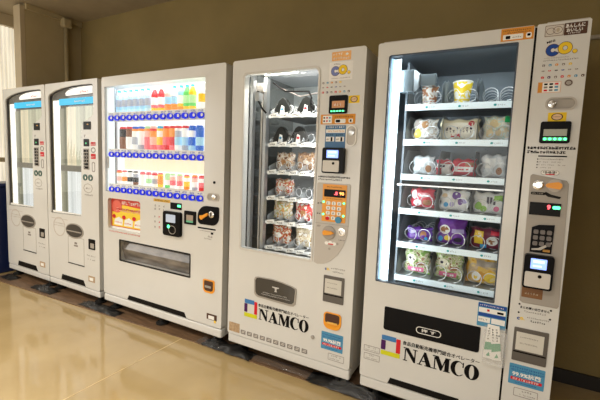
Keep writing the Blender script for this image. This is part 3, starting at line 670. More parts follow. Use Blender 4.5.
# rice balls and bread
nori = mat('seaweed_wrap', (.008, .009, .008), .4, coat=.15, spec=.3)
def onigiri(label, x, z, s, seed):
    R = random.Random(seed)
    def tri(sc, cz): 
        P = []
        for k in range(3):
            a0 = PI/2+2*PI*k/3
            for t in (-.42, -.2, 0, .2, .42):
                a = a0+t; rr_ = s*sc*(.86-.28*abs(t)); P.append((rr_*math.cos(a), cz+rr_*math.sin(a)))
        return P
    q = MB(); q.slab(tri(1, s*.47), -.018, .018, nori); o = q.obj('rice_ball', loc=(X4+x, .165, z), bevel=.006)
    tag(o, label, 'rice ball', 'rice balls in the middle machine')
    p = MB(); p.slab([(-.2*s, s*.10), (.22*s, s*.06), (.16*s, s*.62), (-.06*s, s*.72)], -.021, -.0185, wht); p.slab(ell(.02*s, s*.42, .12*s, .10*s, 12), -.0225, -.021, red if seed % 2 else lblue); p.obj('label', o)
    wrapc = MC.get('clear_wrap') or wrapmat('clear_wrap', .20)
    g = MB()
    for sg in (-1, 1):
        V = [(sg*s*.30, -.01, s*.25), (sg*s*.85, -.03, s*.12), (sg*s*.95, -.015, s*.45), (sg*s*.75, 0, s*.62), (sg*s*.35, -.005, s*.75), (sg*s*.62, -.028, s*.98)]
        g.add(V, [(0, 1, 2), (0, 2, 3), (0, 3, 4), (3, 5, 4)], wrapc)
    g.obj('wrapper', o)
for i, (x, z, nm) in enumerate([(.268, rz4[0], 'dark triangular rice ball in wrap, left on the top shelf of the middle machine'), (.428, rz4[0], 'dark triangular rice ball in wrap, right on the top shelf of the middle machine'),
                                (.262, rz4[1], 'dark triangular rice ball, left on the second shelf of the middle machine'), (.386, rz4[1], 'dark triangular rice ball, right on the second shelf of the middle machine')]):
    onigiri(nm, x, z+.004, .078, i)
B4 = [(.200, .338, 2, .118, [(.38, .22, .10), (.62, .5, .38), (.75, .7, .62), (.22, .10, .05)], 'brown baked bun in clear wrap, left on the third shelf of the middle machine'),
      (.351, .492, 2, .122, [(.32, .17, .08), (.52, .32, .16), (.20, .09, .05), (.7, .6, .5)], 'dark brown pastry in clear wrap, right on the third shelf of the middle machine'),
      (.197, .338, 3, .112, [(.75, .68, .58), (.5, .28, .14), (.55, .10, .06), (.8, .75, .7)], 'packed bread roll alone on the fourth shelf of the middle machine'),
      (.190, .335, 4, .120, [(.78, .70, .55), (.70, .35, .12), (.45, .5, .2), (.85, .82, .76)], 'cream and green snack packet, left on the fifth shelf of the middle machine'),
      (.352, .490, 4, .122, [(.80, .76, .70), (.6, .05, .04), (.5, .04, .05), (.45, .25, .12)], 'red berry pastry packet, right on the fifth shelf of the middle machine'),
      (.186, .330, 5, .130, [(.72, .66, .58), (.55, .22, .08), (.5, .06, .04), (.75, .55, .35)], 'orange and white snack packet, left on the bottom shelf of the middle machine'),
      (.360, .498, 5, .132, [(.62, .52, .36), (.75, .68, .52), (.42, .28, .14), (.8, .76, .68)], 'beige snack packet, right on the bottom shelf of the middle machine')]
for i, (a, b_, j, h, cols, nm) in enumerate(B4):
    bag('snack_packet', nm, 'snack', X4, a, b_, rz4[j]+.004, rz4[j]+h, .06, blotch('food_print_%s' % 'abcdefg'[i], cols, 42, seed=i), seed=i, foil=MC.get('clear_wrap'), group='snacks in the middle machine',
        prints=[(.30, .62, .35, .60, (wht, 'o'))] if i in (2, 5) else [(.35, .65, .3, .62, (mat('crust', (.45, .22, .08), .4), 'o'))] if i in (0, 4) else ())
# machine 4 controls
s = sticker(M4, 'orange_sticker', .652, .757, 1.770, 1.815, mat('pale_orange_print', (.80, .42, .14), .5), 0, 'orange sticker at the top'); q = MB(); q.marks(.66, .72, 1.797, .012, -.0008, wht, 3); q.marks(.66, .75, 1.777, .012, -.0008, wht, 4); q.slab(ell(.735, 1.80, .008, .006, 10), -.0014, -.0008, wht); q.obj('printing', s)
s = sticker(M4, 'logo_plate', .640, .770, 1.672, 1.764, mat('plate_white', (.78, .76, .73), .3)); q = MB(); co_logo(q, .652, 1.696, .068, -.0008, mat('faded_blue', (.16, .20, .46), .4), yellow); q.marks(.665, .70, 1.750, .008, -.0008, inkg, 2); q.marks(.655, .76, 1.680, .005, -.0008, inkg, 4); q.obj('logo', s, 'blue and yellow round letters')
tiny_icons(M4, .600, .770, (1.655, 1.634, 1.606), .014)
s = MB().rr(.650, .752, 1.500, 1.594, -.008, 0, black, .008).obj('bill_slot', M4, bevel=.003); q = MB(); q.box(.668, .738, -.010, -.008, 1.53, 1.565, mat('bill_orange', (.45, .20, .08), .4, emis=.25)); q.marks(.68, .73, 1.54, .014, -.010, wht, 4); q.box(.664, .742, -.012, -.008, 1.51, 1.516, mat('dim_green', (.10, .35, .2), .4)); [q.slab(ell(.668+.016*k, 1.513, .005, .004, 8), -.0135, -.012, ledgreen) for k in range(5)]; q.obj('bill_window', s)
def yst(M, x0, x1, z0, z1):
    s = sticker(M, 'yellow_sticker', x0, x1, z0, z1, yellow, .002, 'yellow square sticker with a round drawing'); cx = (x0+x1)/2; cz = (z0+z1)/2; w = x1-x0; h = z1-z0
    q = MB(); q.slab(ell(cx, cz, w*.32, h*.40, 20), -.0014, -.0008, brownp); q.slab(ell(cx, cz, w*.26, h*.32, 20), -.0018, -.0014, mat('peach', (.75, .50, .30), .5)); q.marks(cx-w*.2, cx+w*.2, cz-h*.05, h*.12, -.0018, brownp, 3); q.obj('printing', s)
yst(M4, .756, .815, 1.552, 1.590)
s = sticker(M4, 'orange_band', .603, .798, 1.447, 1.498, orange, .002, 'orange instruction label'); q = MB(); q.rr(.615, .668, 1.452, 1.492, -.0012, -.0008, wht); q.rr(.685, .745, 1.452, 1.474, -.0012, -.0008, wht, .006); q.rr(.69, .715, 1.456, 1.470, -.0016, -.0012, ink, .004); q.rr(.762, .785, 1.454, 1.474, -.0012, -.0008, wht, .005); q.rr(.768, .778, 1.458, 1.470, -.0016, -.0012, ink)
q.marks(.685, .79, 1.480, .009, -.0008, brownp, 3)
for k in range(6): q.rr(.619+.016*(k % 3), .628+.016*(k % 3), 1.460+.017*(k//3), 1.468+.017*(k//3), -.0016, -.0012, [ink, red, lblue][k % 3])
q.obj('printing', s)
s = sticker(M4, 'blue_label', .633, .749, 1.30, 1.441, mat('denim_print', (.055, .17, .34), .5), 0, 'blue instruction label'); q = MB(); q.rr(.637, .745, 1.402, 1.420, -.0012, -.0008, wht); q.marks(.645, .74, 1.427, .010, -.0008, wht, 7); q.marks(.65, .74, 1.407, .008, -.0012, orange, 5)
for a in (.638, .694): q.rr(a, a+.048, 1.357, 1.382, -.0012, -.0008, wht); q.rr(a+.028, a+.038, 1.358, 1.380, -.0016, -.0012, ink); q.marks(a+.004, a+.024, 1.364, .009, -.0012, inkg, 5); q.marks(a, a+.045, 1.387, .010, -.0008, ink, 4)
q.obj('printing', s)
q = MB(); q.slab([rrect(.752, .810, 1.333, 1.441, .028), rrect(.758, .804, 1.339, 1.435, .022)], -.005, 0, wht); q.slab(rrect(.758, .804, 1.339, 1.435, .022), -.0015, 0, gpanel2); s = q.obj('lock_handle', M4); MB().lathe([(.017, 0), (.017, -.008), (.007, -.01)], (.781, 0, 1.405), steel, 'y', 18).obj('lock', s)
def reader(M, x0, x1, z0, z1, split, tilt=False):
    s = MB().rr(x0, x1, z0, z1, -.03, 0, black, .010).obj('card_reader', M, 'black card reader with lit screen', bevel=.004); w = x1-x0; h = z1-z0
    MB().rr(x0+.22*w, x1-.24*w, z0+.60*h, z0+.90*h, -.032, -.03, screenb, .002).obj('screen', s, 'lit blue screen')
    q = MB(); q.box(x0+.30*w, x1-.32*w, -.033, -.032, z0+.78*h, z0+.86*h, screenw); q.box(x0+.30*w, x1-.40*w, -.033, -.032, z0+.66*h, z0+.71*h, screenw); q.obj('screen_text', s)
    q = MB(); q.rr(x0+.06*w, x1-.18*w if tilt else x1-.08*w, z0+.06*h, z0+split*h, -.034, -.03, mat('reader_pad', (.62, .59, .54), .35), .006); q.slab(ell(x0+.56*w, z0+(split-.11)*h, .007, .007, 14), -.036, -.034, ink); q.obj('touch_pad', s)
reader(M4, .634, .755, 1.190, 1.324, .50, True)
q = MB(); q.marks(.603, .792, 1.165, .010, 0, ink, 11, gap=.08); q.marks(.603, .792, 1.165, .010, 0, ink, 61, gap=.08); q.marks(.603, .745, 1.151, .010, 0, ink, 12, gap=.08); q.obj('printed_note', M4)
gp = MB().slab([(.600, .694), (.62, .688), (.66, .694), (.70, .716), (.74, .756), (.77, .808), (.788, .868), (.792, .92), (.794, 1.130), (.788, 1.137), (.606, 1.137), (.600, 1.130)], -.003, 0, gpanel2).obj('control_panel', M4, 'grey control panel with a curved lower edge', bevel=.002)
op = MB().rr(.636, .774, .930, 1.131, -.005, -.003, mat('orange_panel', (.80, .33, .03), .4), .003).obj('keypad_plate', gp, 'orange keypad plate')
op.parent = M4
s = MB().rr(.646, .768, 1.064, 1.104, -.008, -.005, black, .002).obj('price_display', M4); q = MB(); q.text('90', .735, 1.076, .018, -.008, ledamber, fat=.03, width=.026); q.text('.8', .705, 1.076, .018, -.008, ledred, fat=.03, width=.02); q.obj('lit_digits', s)
q = MB(); q.marks(.66, .75, 1.114, .007, -.005, brownp, 5); q.marks(.66, .75, 1.052, .005, -.005, brownp, 6); q.obj('panel_printing', op)
key_grid(op, .658, .752, .938, 1.044, 3, 4, wht, -.005)
q = MB(); q.slab(ell(.735, .945, .018, .018, 16), -.012, -.005, lblue); q.obj('call_button', op, 'round blue button'); MB().slab(ell(.672, .948, .012, .010, 16), -.0105, -.005, red).obj('cancel_button', op, 'round red button')
q = MB()
for a in (.645, .762):
    for b_ in (1.035, .968): q.slab(ell(a, b_, .006, .006, 10), -.008, -.005, ledgreen)
q.obj('guide_lights', op, 'green lights beside the keys')
q = MB(); q.box(.600, .794, -.0045, -.003, .915, .918, gpanel); q.marks(.606, .63, 1.02, .012, -.003, ink, 2); q.marks(.606, .63, .965, .012, -.003, ink, 4); q.marks(.61, .635, .895, .012, -.003, inkg, 5); q.marks(.74, .775, .835, .006, -.003, ink, 7); q.obj('panel_marks', gp)
q = MB(); q.lathe([(.038, -.003), (.038, -.008), (.034, -.010)], (.683, 0, .870), gpanel, 'y', 24); q.obj('knob_base', gp); MB().slab([(.652, .862), (.66, .855), (.70, .862), (.718, .872), (.70, .880), (.66, .882), (.652, .876)], -.020, -.010, orangek).obj('coin_lever', gp, 'orange lever')
MB().lathe([(.021, -.003), (.021, -.008), (.012, -.009), (.012, -.0035)], (.757, 0, .882), silver, 'y', 20).obj('coin_slot', gp)
q = MB(); [q.slab(ell(.672+.022*k, .812+.004*(k % 2), .012, .009, 12), -.004, -.003, wht) for k in range(3)]; q.rr(.682, .712, .806, .812, -.0048, -.004, red); [q.slab(ell(a, b_, .007, .007, 10), -.004, -.003, gpanel) for a, b_ in ((.735, .815), (.69, .782))]; q.obj('coin_emblem', gp)
# machine 4 lower front
fl = [(.203, .440), (.212, .424), (.23, .415), (.46, .408), (.482, .411), (.494, .424), (.499, .50), (.498, .517), (.47, .528), (.40, .540), (.33, .546), (.23, .543), (.210, .538), (.201, .52)]
s = MB().slab(fl, -.004, 0, gpanel).obj('delivery_flap', M4, 'dark rounded push flap'); cxf = sum(a for a, b_ in fl)/len(fl); czf = sum(b_ for a, b_ in fl)/len(fl)
q = MB(); q.slab([((a-cxf)*.92+cxf, (b_-czf)*.86+czf+.003) for a, b_ in fl], -.007, -.004, mat('flap_dark', (.055, .052, .048), .12)); q.obj('flap_plate', s)
q = MB(); q.slab([(.335, .503), (.385, .503), (.380, .496), (.368, .495), (.366, .482), (.370, .474), (.352, .473), (.356, .482), (.354, .495), (.338, .497)], -.008, -.007, mat('pale_print', (.55, .54, .52), .4)); q.marks(.27, .44, .452, .007, -.007, MC['pale_print'], 4, gap=.1); q.marks(.26, .46, .440, .006, -.007, MC['pale_print'], 6, gap=.1); q.obj('flap_printing', s)
namco_sign(M4, .131, .228, .272, .384, .241, .583, .276, .345, .355, .020)
q = MB(); co_logo(q, .668, .662, .018, 0, blue, yellow); q.marks(.705, .785, .672, .009, 0, inkg, 3); q.marks(.715, .78, .656, .007, 0, ink, 4); q.obj('printed_emblem', M4)
def coin_window(M, x0, x1, z0, z1):
    s = MB().rr(x0, x1, z0, z1, -.004, 0, mat('window_frame_dark', (.10, .088, .078), .3), .004).obj('notice_window', M, 'dark window with a white notice inside', bevel=.001); w = x1-x0; h = z1-z0
    MB().box(x0+.08*w, x1-.12*w, -.0055, -.004, z0+.34*h, z1-.12*h, mat('notice_paper', (.62, .60, .54), .35)).obj('notice', s)
    q = MB(); q.box(x0+.03*w, x1-.03*w, -.005, -.004, z0+.26*h, z0+.30*h, ink); q.marks(x0+.2*w, x1-.3*w, z1-.28*h, .035*h, -.0055, inkg, 3); q.marks(x0+.2*w, x1-.3*w, z1-.46*h, .035*h, -.0055, inkg, 5); q.obj('notice_printing', s)
coin_window(M4, .665, .786, .486, .634)
s = MB().rr(.676, .780, .336, .430, -.005, 0, orangek, (.035, .035, .02, .02)).obj('coin_return', M4, 'orange coin return cup'); q = MB(); q.rr(.686, .770, .372, .424, -.007, -.005, brownp, .012); q.rr(.70, .76, .37, .378, -.014, -.005, mat('amber_edge', (.9, .5, .1), .3)); q.obj('coin_cup', s)
blue_sticker(M4, .666, .796, .214, .314)
MB().lathe([(.011, 0), (.011, -.005), (.004, -.006)], (.613, 0, .262), gpanel, 'y', 14).obj('lock', M4)
q = MB()
for k in range(10): q.rr(.108+.0487*k, .108+.0487*k+.036, .150, .176, -.001, 0, mat('vent_grey', (.20, .18, .17), .5), .003); q.rr(.114+.0487*k, .114+.0487*k+.022, .158, .163, -.0015, -.001, greyw); q.rr(.118+.0487*k, .118+.0487*k+.022, .167, .171, -.0015, -.001, greyw)
q.obj('vent_marks', M4, 'row of ten small grey squares')
s = sticker(M4, 'brown_sticker', .014, .098, .148, .208, brownst, 0, 'brown sticker in the lower left corner')
def outlined(M, x0, x1, z0, z1, seed):
    q = MB(); q.slab([rrect(x0, x1, z0, z1, .004), rrect(x0+.002, x1-.002, z0+.002, z1-.002, .003)], -.0008, 0, inkg); q.marks(x0+.02, x1-.02, z0+(z1-z0)*.6, (z1-z0)*.22, 0, inkg, seed, density=.8); q.marks(x0+.01, x1-.01, z0+(z1-z0)*.2, (z1-z0)*.16, 0, inkg, seed+1, density=.8); q.obj('small_notice', M)
outlined(M4, .712, .806, .160, .198, 3)
MB().box(0, w4, .006, .05, .068, .128, white).obj('kick_plate', M4, bevel=.010)
for fx in (.08, w4-.08): foot(M4, fx)
MB().box(.01, .10, .03, .35, H-.002, H+.008, gpanel2).obj('top_flange', M4)

# ------------------------------------------------------------------ machine 5
X5 = .6688; wd = .648; w5 = .832
M5 = thing('vending_machine', 'rightmost and nearest vending machine with bright snack window and narrow control column', 'vending machine', (X5, 0, 0))
q = MB(); frame_box(q, .004, w5-.004, .05, .72, .075, H+.010, .018, greyw); q.box(wd-.002, wd+.008, .02, .60, .13, H-.004, darkgap); q.obj('cabinet', M5, bevel=.003)
hole5 = rrect(.054, .596, .652, 1.771, (.006, .006, .006, .012))
q = MB(); q.slab([rrect(0, wd, .132, H, .010), hole5], 0, .05, white); q.obj('door', M5, bevel=.006)
MB().slab([hole5, rrect(.060, .590, .658, 1.765)], .004, .03, mat('blue_grey_gasket', (.05, .065, .085), .4)).obj('window_gasket', M5)
MB().slab([hole5], .010, .014, glass).obj('window_glass', M5)
l5 = mat('chamber_steel', (.19, .225, .255), .42, metal=.5)
q = MB(); q.box(.034, .044, .05, .60, .60, 1.80, l5); q.box(.636, .645, .05, .60, .60, 1.80, l5); q.box(.034, .645, .60, .61, .60, 1.80, l5); q.box(.034, .645, .05, .61, 1.79, 1.80, l5); q.box(.034, .645, .05, .61, .60, .61, l5); q.obj('chamber', M5, 'blue-grey steel chamber')
q = MB(); q.box(.050, .066, .045, .055, .63, 1.765, mat('blue_plastic_diffuser', (.35, .55, .75), .3, emis=1.0, ecol=(.45, .72, 1)))
q.obj('light_diffuser', M5)
led = mat('white_led', (1, 1, 1), .4, emis=7, ecol=(.86, .96, 1))
q = MB(); q.box(.067, .104, .045, .05, .64, 1.76, mat('led_channel', (.7, .8, .88), .3, emis=1.3, ecol=(.75, .9, 1)))
for k in range(19): q.slab(ell(.085, .68+.057*k, .011, .016, 10), .040, .045, led)
q.obj('light_strip', M5, 'bright white strip light')
area('chamber_light', (X5+.10, .05, 1.2), (1, .75, 0), .03, 1.1, 2.9, (.80, .93, 1))
area('chamber_light', (X5+.36, .045, 1.772), (0, .5, -1),  .5, .03, 1.3, (.80, .93, 1))
q = MB(); q.box(.108, .118, .16, .58, .62, 1.77, mat('side_plate_dark', (.16, .18, .20), .5)); q.obj('inner_side_plate', M5)
q = MB(); q.box(.10, .165, .06, .13, 1.605, 1.71, mat('clear_box', (.10, .125, .14), .25, coat=.4)); q.add([(.165, .07, 1.60), (.19, .10, 1.635), (.19, .10, 1.695), (.165, .07, 1.71)], [(0, 1, 2, 3)], steel); q.box(.19, .265, .09, .15, 1.635, 1.690, MC['clear_box']); q.obj('lift_motor', M5, 'clear plastic housing at the top left', bevel=.004)
rz5 = [1.552, 1.379, 1.203, 1.027, .851, .673]
sl5 = [(.135, .295), (.300, .455), (.460, .62)]
railw = mat('rail_ice_white', (.72, .82, .86), .3, emis=.12, ecol=(.8, .95, 1))  # faint glow put in for the strip light falling on the rails
cx5 = [.180, .250, .340, .412, .500, .572]
for j, z in enumerate(rz5):
    tr = MB().box(.122, .635, .125, .58, z-.006, z-.002, mat('tray_steel', (.35, .39, .42), .3, metal=.6)).obj('shelf_tray', M5)
    rl = MB().box(.122, .635, .116, .124, z-.030, z, railw).obj('shelf_rail', tr)
    price_tags(M5, rl, .225, 3, .150, z-.026, .020, .116, teal, MC['tray_steel'], j*5)
    q = MB()
    for x in ((.130, .290, .305, .440, .455) if j == 0 else (.130, .297, .457)):
        hh = .09 if j == 0 else .060
        q.add([(x, .128, z), (x, .128, z+hh), (x, .20, z+.125), (x, .58, z+.135), (x, .58, z)], [(0, 1, 2, 3, 4)], mat('divider_plate', (.46, .49, .50), .35, alpha=.92))
    q.obj('slot_divider', tr)
MB().box(.110, .640, .10, .58, 1.145, 1.152, steel).obj('middle_divider', M5)
coils(M5, [(x, z) for z in rz5 for x in cx5], .033)
def cup(label, x, z, r0, r1, h, m, band):
    q = MB(); q.lathe([(r0, 0), (r0*1.02, h*.05), (r1, h*.93), (r1*1.04, h*.95), (r1*1.04, h*.985), (r1*.98, h)], (0, 0, 0), m, n=28, segm=[wht, m, wht, wht, wht])
    o = q.obj('noodle_cup', loc=(X5+x, .185, z)); tag(o, label, 'cup')
    p = MB(); a = 1.002
    p.lathe([((r0+(r1-r0)*.12)*a, h*.12), ((r0+(r1-r0)*.2)*a+.0006, h*.2), ], (0, 0, 0), band, n=28); p.obj('printed_band', o)
cup('white noodle cup with brown print, left on the top shelf of the nearest machine', .224, rz5[0]+.002, .032, .042, .095, blotch('cup_print_white', [(.45, .20, .10), (.82, .80, .76), (.84, .82, .78), (.55, .42, .30)], 34, seed=3), blotch('cup_band', [(.3, .3, .35), (.7, .7, .7), (.5, .15, .1)], 60))
cup('white and yellow noodle cup, second on the top shelf of the nearest machine', .376, rz5[0]+.002, .032, .045, .108, blotch('cup_print_yellow', [(.85, .62, .03), (.88, .88, .80), (.88, .68, .05), (.85, .85, .78)], 24, seed=5), mat('yellow_band', (.85, .62, .04), .4))
cw = MC['clear_wrap']
def bp(n, cols, sc=34, sd=0): return blotch('snack_print_'+n, cols, sc, seed=sd)
w_ = (.82, .84, .82)
G5 = 'snacks in the nearest machine'
pt = lambda m, k='r': (m, k)
yg = mat('egg_yellow', (.85, .60, .05), .35, coat=.12); rdp = mat('bag_red', (.58, .02, .05), .3, coat=.12); pup = mat('bag_purple', (.12, .03, .28), .3, coat=.12); grp = mat('bag_green', (.28, .58, .06), .3, coat=.12); wb = mat('bag_white', (.84, .85, .84), .3, coat=.12); dk = mat('bag_ink', (.05, .04, .07), .3); gb = mat('bag_bright_green', (.02, .50, .14), .3); bb = mat('bag_sky', (.05, .38, .75), .3); bwn = mat('bag_brown', (.35, .16, .07), .35)
row = lambda j: rz5[j]+.002
bag('snack_packet', 'yellow and white packet, left on the second shelf of the nearest machine', 'snack', X5, .150, .272, row(1), row(1)+.108, .06, bp('aa', [(.80, .80, .78), (.62, .52, .40), (.84, .84, .82), (.45, .38, .33)]), prints=[(.05, .35, .05, .55, pt(yg, 'o')), (.35, .65, .55, .9, pt(MC['crust'], 'o'))], seed=21, foil=cw, group=G5)
o = bag('snack_packet', 'wide cream packet with black lettering and a red spot on the second shelf', 'snack', X5, .280, .468, row(1), row(1)+.104, .05, mat('cream_bag', (.80, .72, .50), .35, coat=.12), prints=[(.10, .94, .12, .82, pt(mat('cream_bag_label', (.86, .82, .70), .35, coat=.12))), (.72, .88, .66, .90, pt(rdp, 'o')), (.30, .40, .14, .30, pt(red)), (.42, .54, .14, .30, pt(red))]+[(.16+.087*k, .16+.087*k+.052, .44+.06*(k % 2), .60, pt(dk)) for k in range(8)]+[(.18+.087*k, .18+.087*k+.02, .36, .44, pt(dk)) for k in range(8)], seed=22, foil=cw, group=G5)
bag('snack_packet', 'pale round-roll packet with green corner, right on the second shelf of nearest machine', 'snack', X5, .478, .610, row(1), row(1)+.115, .065, bp('ab', [(.72, .78, .74), (.80, .70, .48), (.55, .72, .66), (.85, .82, .72)], 38, 2), prints=[(.70, .98, .72, .97, pt(gb)), (.08, .36, .12, .45, pt(mat('bun', (.74, .60, .34), .4), 'o')), (.20, .5, .5, .85, pt(MC['bun'], 'o')), (.42, .62, .18, .45, pt(MC['bun'], 'o'))], seed=23, foil=cw, group=G5)
bag('sandwich_pack', 'white sandwich pack, left on the third shelf of the nearest machine', 'sandwich', X5, .160, .268, row(2), row(2)+.095, .06, bp('ac', [(.80, .84, .86), (.84, .86, .87), (.70, .74, .76), (.60, .64, .66)], 26, 3), prints=[(.62, .92, .10, .5, pt(bwn, 'o')), (.2, .6, .4, .8, pt(wb))], seed=24, foil=cw, group=G5)
bag('snack_packet', 'small red and white packet at the middle of the third shelf', 'snack', X5, .276, .352, row(2), row(2)+.082, .05, wb, prints=[(.02, .98, .70, .95, pt(rdp)), (.02, .40, .05, .45, pt(rdp)), (.1, .6, .5, .62, pt(dk))], seed=25, foil=cw, group=G5)
bag('snack_packet', 'larger red and white packet at the middle of the third shelf', 'snack', X5, .354, .466, row(2), row(2)+.084, .055, rdp, prints=[(.10, .9, .25, .55, pt(wb)), (.55, .95, .62, .82, pt(bwn)), (.2, .7, .34, .42, pt(rdp))], seed=26, foil=rdp, group=G5)
bag('sandwich_pack', 'white sandwich pack, right on the third shelf of the nearest machine', 'sandwich', X5, .484, .600, row(2), row(2)+.108, .06, bp('ad', [(.78, .82, .85), (.82, .84, .86), (.70, .74, .76), (.58, .62, .66)], 26, 6), prints=[(.58, .82, .12, .45, pt(bwn, 'o')), (.15, .55, .4, .85, pt(wb))], seed=27, foil=cw, group=G5)
bag('snack_packet', 'red snack packet, left on the fourth shelf of the nearest machine', 'snack', X5, .158, .282, row(3), row(3)+.100, .05, rdp, prints=[(.05, .28, .45, .95, pt(wb, 'o')), (.30, .85, .55, .80, pt(mat('bag_pink', (.80, .40, .42), .3), 'o')), (.15, .5, .10, .42, pt(wb, 'o')), (.55, .92, .15, .45, pt(bwn, 'o')), (.40, .78, .60, .70, pt(wb))], seed=28, foil=rdp, group=G5)
bag('snack_packet', 'white packet with purple berries, middle of the fourth shelf', 'snack', X5, .308, .448, row(3), row(3)+.102, .05, wb, prints=[(.42, .72, .55, .95, pt(pup, 'o')), (.62, .80, .30, .62, pt(pup, 'o')), (.06, .26, .6, .85, pt(mat('bag_peach', (.80, .58, .32), .3), 'o')), (.34, .50, .18, .44, pt(mat('bag_lilac', (.40, .35, .62), .3), 'o')), (.72, .94, .38, .6, pt(MC['bag_lilac'], 'o')), (.12, .3, .15, .4, pt(bb, 'o'))], seed=29, foil=wb, group=G5)
bag('snack_packet', 'white and lime green grape packet, right on the fourth shelf', 'snack', X5, .464, .612, row(3), row(3)+.100, .05, wb, prints=[(.04, .26, .15, .55, pt(grp, 'o')), (.20, .42, .08, .38, pt(grp, 'o')), (.62, .98, .62, .90, pt(grp)), (.40, .47, .48, .8, pt(dk)), (.50, .57, .48, .8, pt(dk)), (.60, .67, .44, .74, pt(dk)), (.62, .80, .12, .38, pt(mat('bag_rose', (.75, .15, .32), .3), 'o'))], seed=30, foil=wb, group=G5)
bag('snack_packet', 'low dark purple packet, left on the fifth shelf', 'snack', X5, .150, .286, row(4), row(4)+.070, .05, pup, prints=[(.55, .8, .2, .8, pt(bwn, 'o')), (.72, .86, .1, .38, pt(bb, 'o')), (.05, .35, .5, .8, pt(MC['bag_lilac'], 'o'))], seed=31, foil=pup, group=G5)
bag('snack_packet', 'tall purple packet with a brown cake picture, middle of the fifth shelf', 'snack', X5, .306, .446, row(4), row(4)+.140, .06, mat('bag_violet', (.16, .035, .33), .3, coat=.12), prints=[(.08, .46, .38, .72, pt(wb, 'o')), (.12, .42, .42, .66, pt(bwn, 'o')), (.52, .95, .45, .6, pt(MC['bag_lilac'])), (.05, .22, .1, .3, pt(bb, 'o')), (.26, .50, .15, .34, pt(yg, 'o')), (.6, .9, .12, .3, pt(dk, 'o'))], seed=32, foil=pup, group=G5)
bag('snack_packet', 'maroon and yellow packet, right on the fifth shelf', 'snack', X5, .462, .612, row(4), row(4)+.105, .06, mat('bag_maroon', (.16, .02, .05), .3, coat=.12), prints=[(.12, .40, .25, .85, pt(yg)), (.18, .34, .55, .8, pt(wb, 'o')), (.50, .85, .2, .62, pt(wb, 'o')), (.55, .78, .26, .5, pt(bwn, 'o')), (.32, .52, .04, .24, pt(bb)), (.62, .95, .70, .88, pt(rdp))], seed=33, foil=cw, group=G5)
cook = [(.20, .34, .08), (.66, .62, .46), (.42, .50, .18), (.75, .72, .58), (.28, .17, .08)]
for k, (a, b_, nm) in enumerate(((.150, .284, 'green and beige cookie packet, left on the bottom shelf of the nearest machine'), (.308, .446, 'green and beige cookie packet, middle of the bottom shelf of the nearest machine'))):
    bag('snack_packet', nm, 'snack', X5, a, b_, row(5), row(5)+.138, .06, bp('a'+'ef'[k], cook, 44, 4+k), prints=[(.15, .80, .08, .26, pt(MC['bag_rose'])), (.25, .7, .12, .2, pt(wb)), (.1, .5, .45, .75, pt(mat('bag_cream', (.76, .72, .56), .35), 'o')), (.18, .3, .55, .66, pt(dk, 'o')), (.34, .44, .52, .62, pt(dk, 'o')), (.50, .85, .34, .50, pt(bwn, 'o'))], seed=35+k, foil=grp, group=G5)
bag('snack_packet', 'orange and yellow pastry packet, right on the bottom shelf of the nearest machine', 'snack', X5, .455, .612, row(5), row(5)+.140, .06, bp('ag', [(.72, .36, .05), (.80, .52, .12), (.60, .45, .28), (.78, .60, .25)], 18, 8), prints=[(.18, .45, .12, .45, pt(wb, 'o')), (.24, .36, .18, .36, pt(yg, 'o')), (.55, .92, .1, .5, pt(yg, 'o')), (.3, .9, .66, .85, pt(mat('bag_tan', (.42, .36, .30), .3)))], seed=38, foil=cw, group=G5)
# door stickers and signs
s = sticker(M5, 'orange_label', .527, .645, 1.777, 1.828, orange, 0, 'orange instruction label at the top right of the door'); q = MB(); q.rr(.535, .608, 1.782, 1.803, -.0012, -.0008, wht, .003); q.rr(.545, .562, 1.785, 1.798, -.0016, -.0012, ink, .003); q.rr(.618, .638, 1.783, 1.804, -.0012, -.0008, wht, .006); q.rr(.622, .634, 1.790, 1.800, -.0016, -.0012, ink, .003); q.marks(.57, .60, 1.788, .006, -.0012, inkg, 4); q.marks(.535, .638, 1.815, .006, -.0008, brownp, 3); q.marks(.55, .63, 1.807, .005, -.0008, brownp, 5); q.obj('printing', s)
s = MB().rr(.112, .552, .412, .533, -.003, 0, black, (.012, .012, .006, .006)).obj('delivery_flap', M5, 'long black push flap', bevel=.0015)
q = MB(); q.slab([rrect(.272, .388, .436, .470, .017), rrect(.275, .385, .439, .467, .014)], -.004, -.003, wht); q.text('押 す', .297, .445, .017, -.003, wht, fat=.012, width=.066); q.obj('flap_lettering', s, 'white push sign in an oval')
namco_sign(M5, .105, .203, .278, .382, .219, .560, .278, .346, .357, .021)
outlined(M5, .016, .100, .272, .304, 13); outlined(M5, .018, .102, .228, .262, 17)
MB().slab([(.150, .134), (.50, .134), (.485, .166), (.162, .166)], -.0015, 0, darkgap).obj('kick_slot', M5, 'black slot at the foot')
s = sticker(M5, 'blue_label', .533, .647, .540, .648, lblue, .003, 'blue and white label at the lower right of the door')
q = MB(); q.rr(.535, .645, .630, .646, -.0012, -.0008, blue); q.marks(.54, .64, .634, .007, -.0012, wht, 3); q.rr(.537, .643, .604, .626, -.0012, -.0008, wht); q.rr(.61, .635, .608, .618, -.0016, -.0012, ink, .002); q.rr(.57, .58, .612, .622, -.0016, -.0012, red); q.rr(.537, .643, .588, .602, -.0012, -.0008, blue); q.rr(.537, .585, .560, .584, -.0012, -.0008, wht); q.rr(.59, .643, .560, .584, -.0012, -.0008, wht); q.marks(.54, .58, .568, .008, -.0012, inkg, 5); q.obj('printing', s)
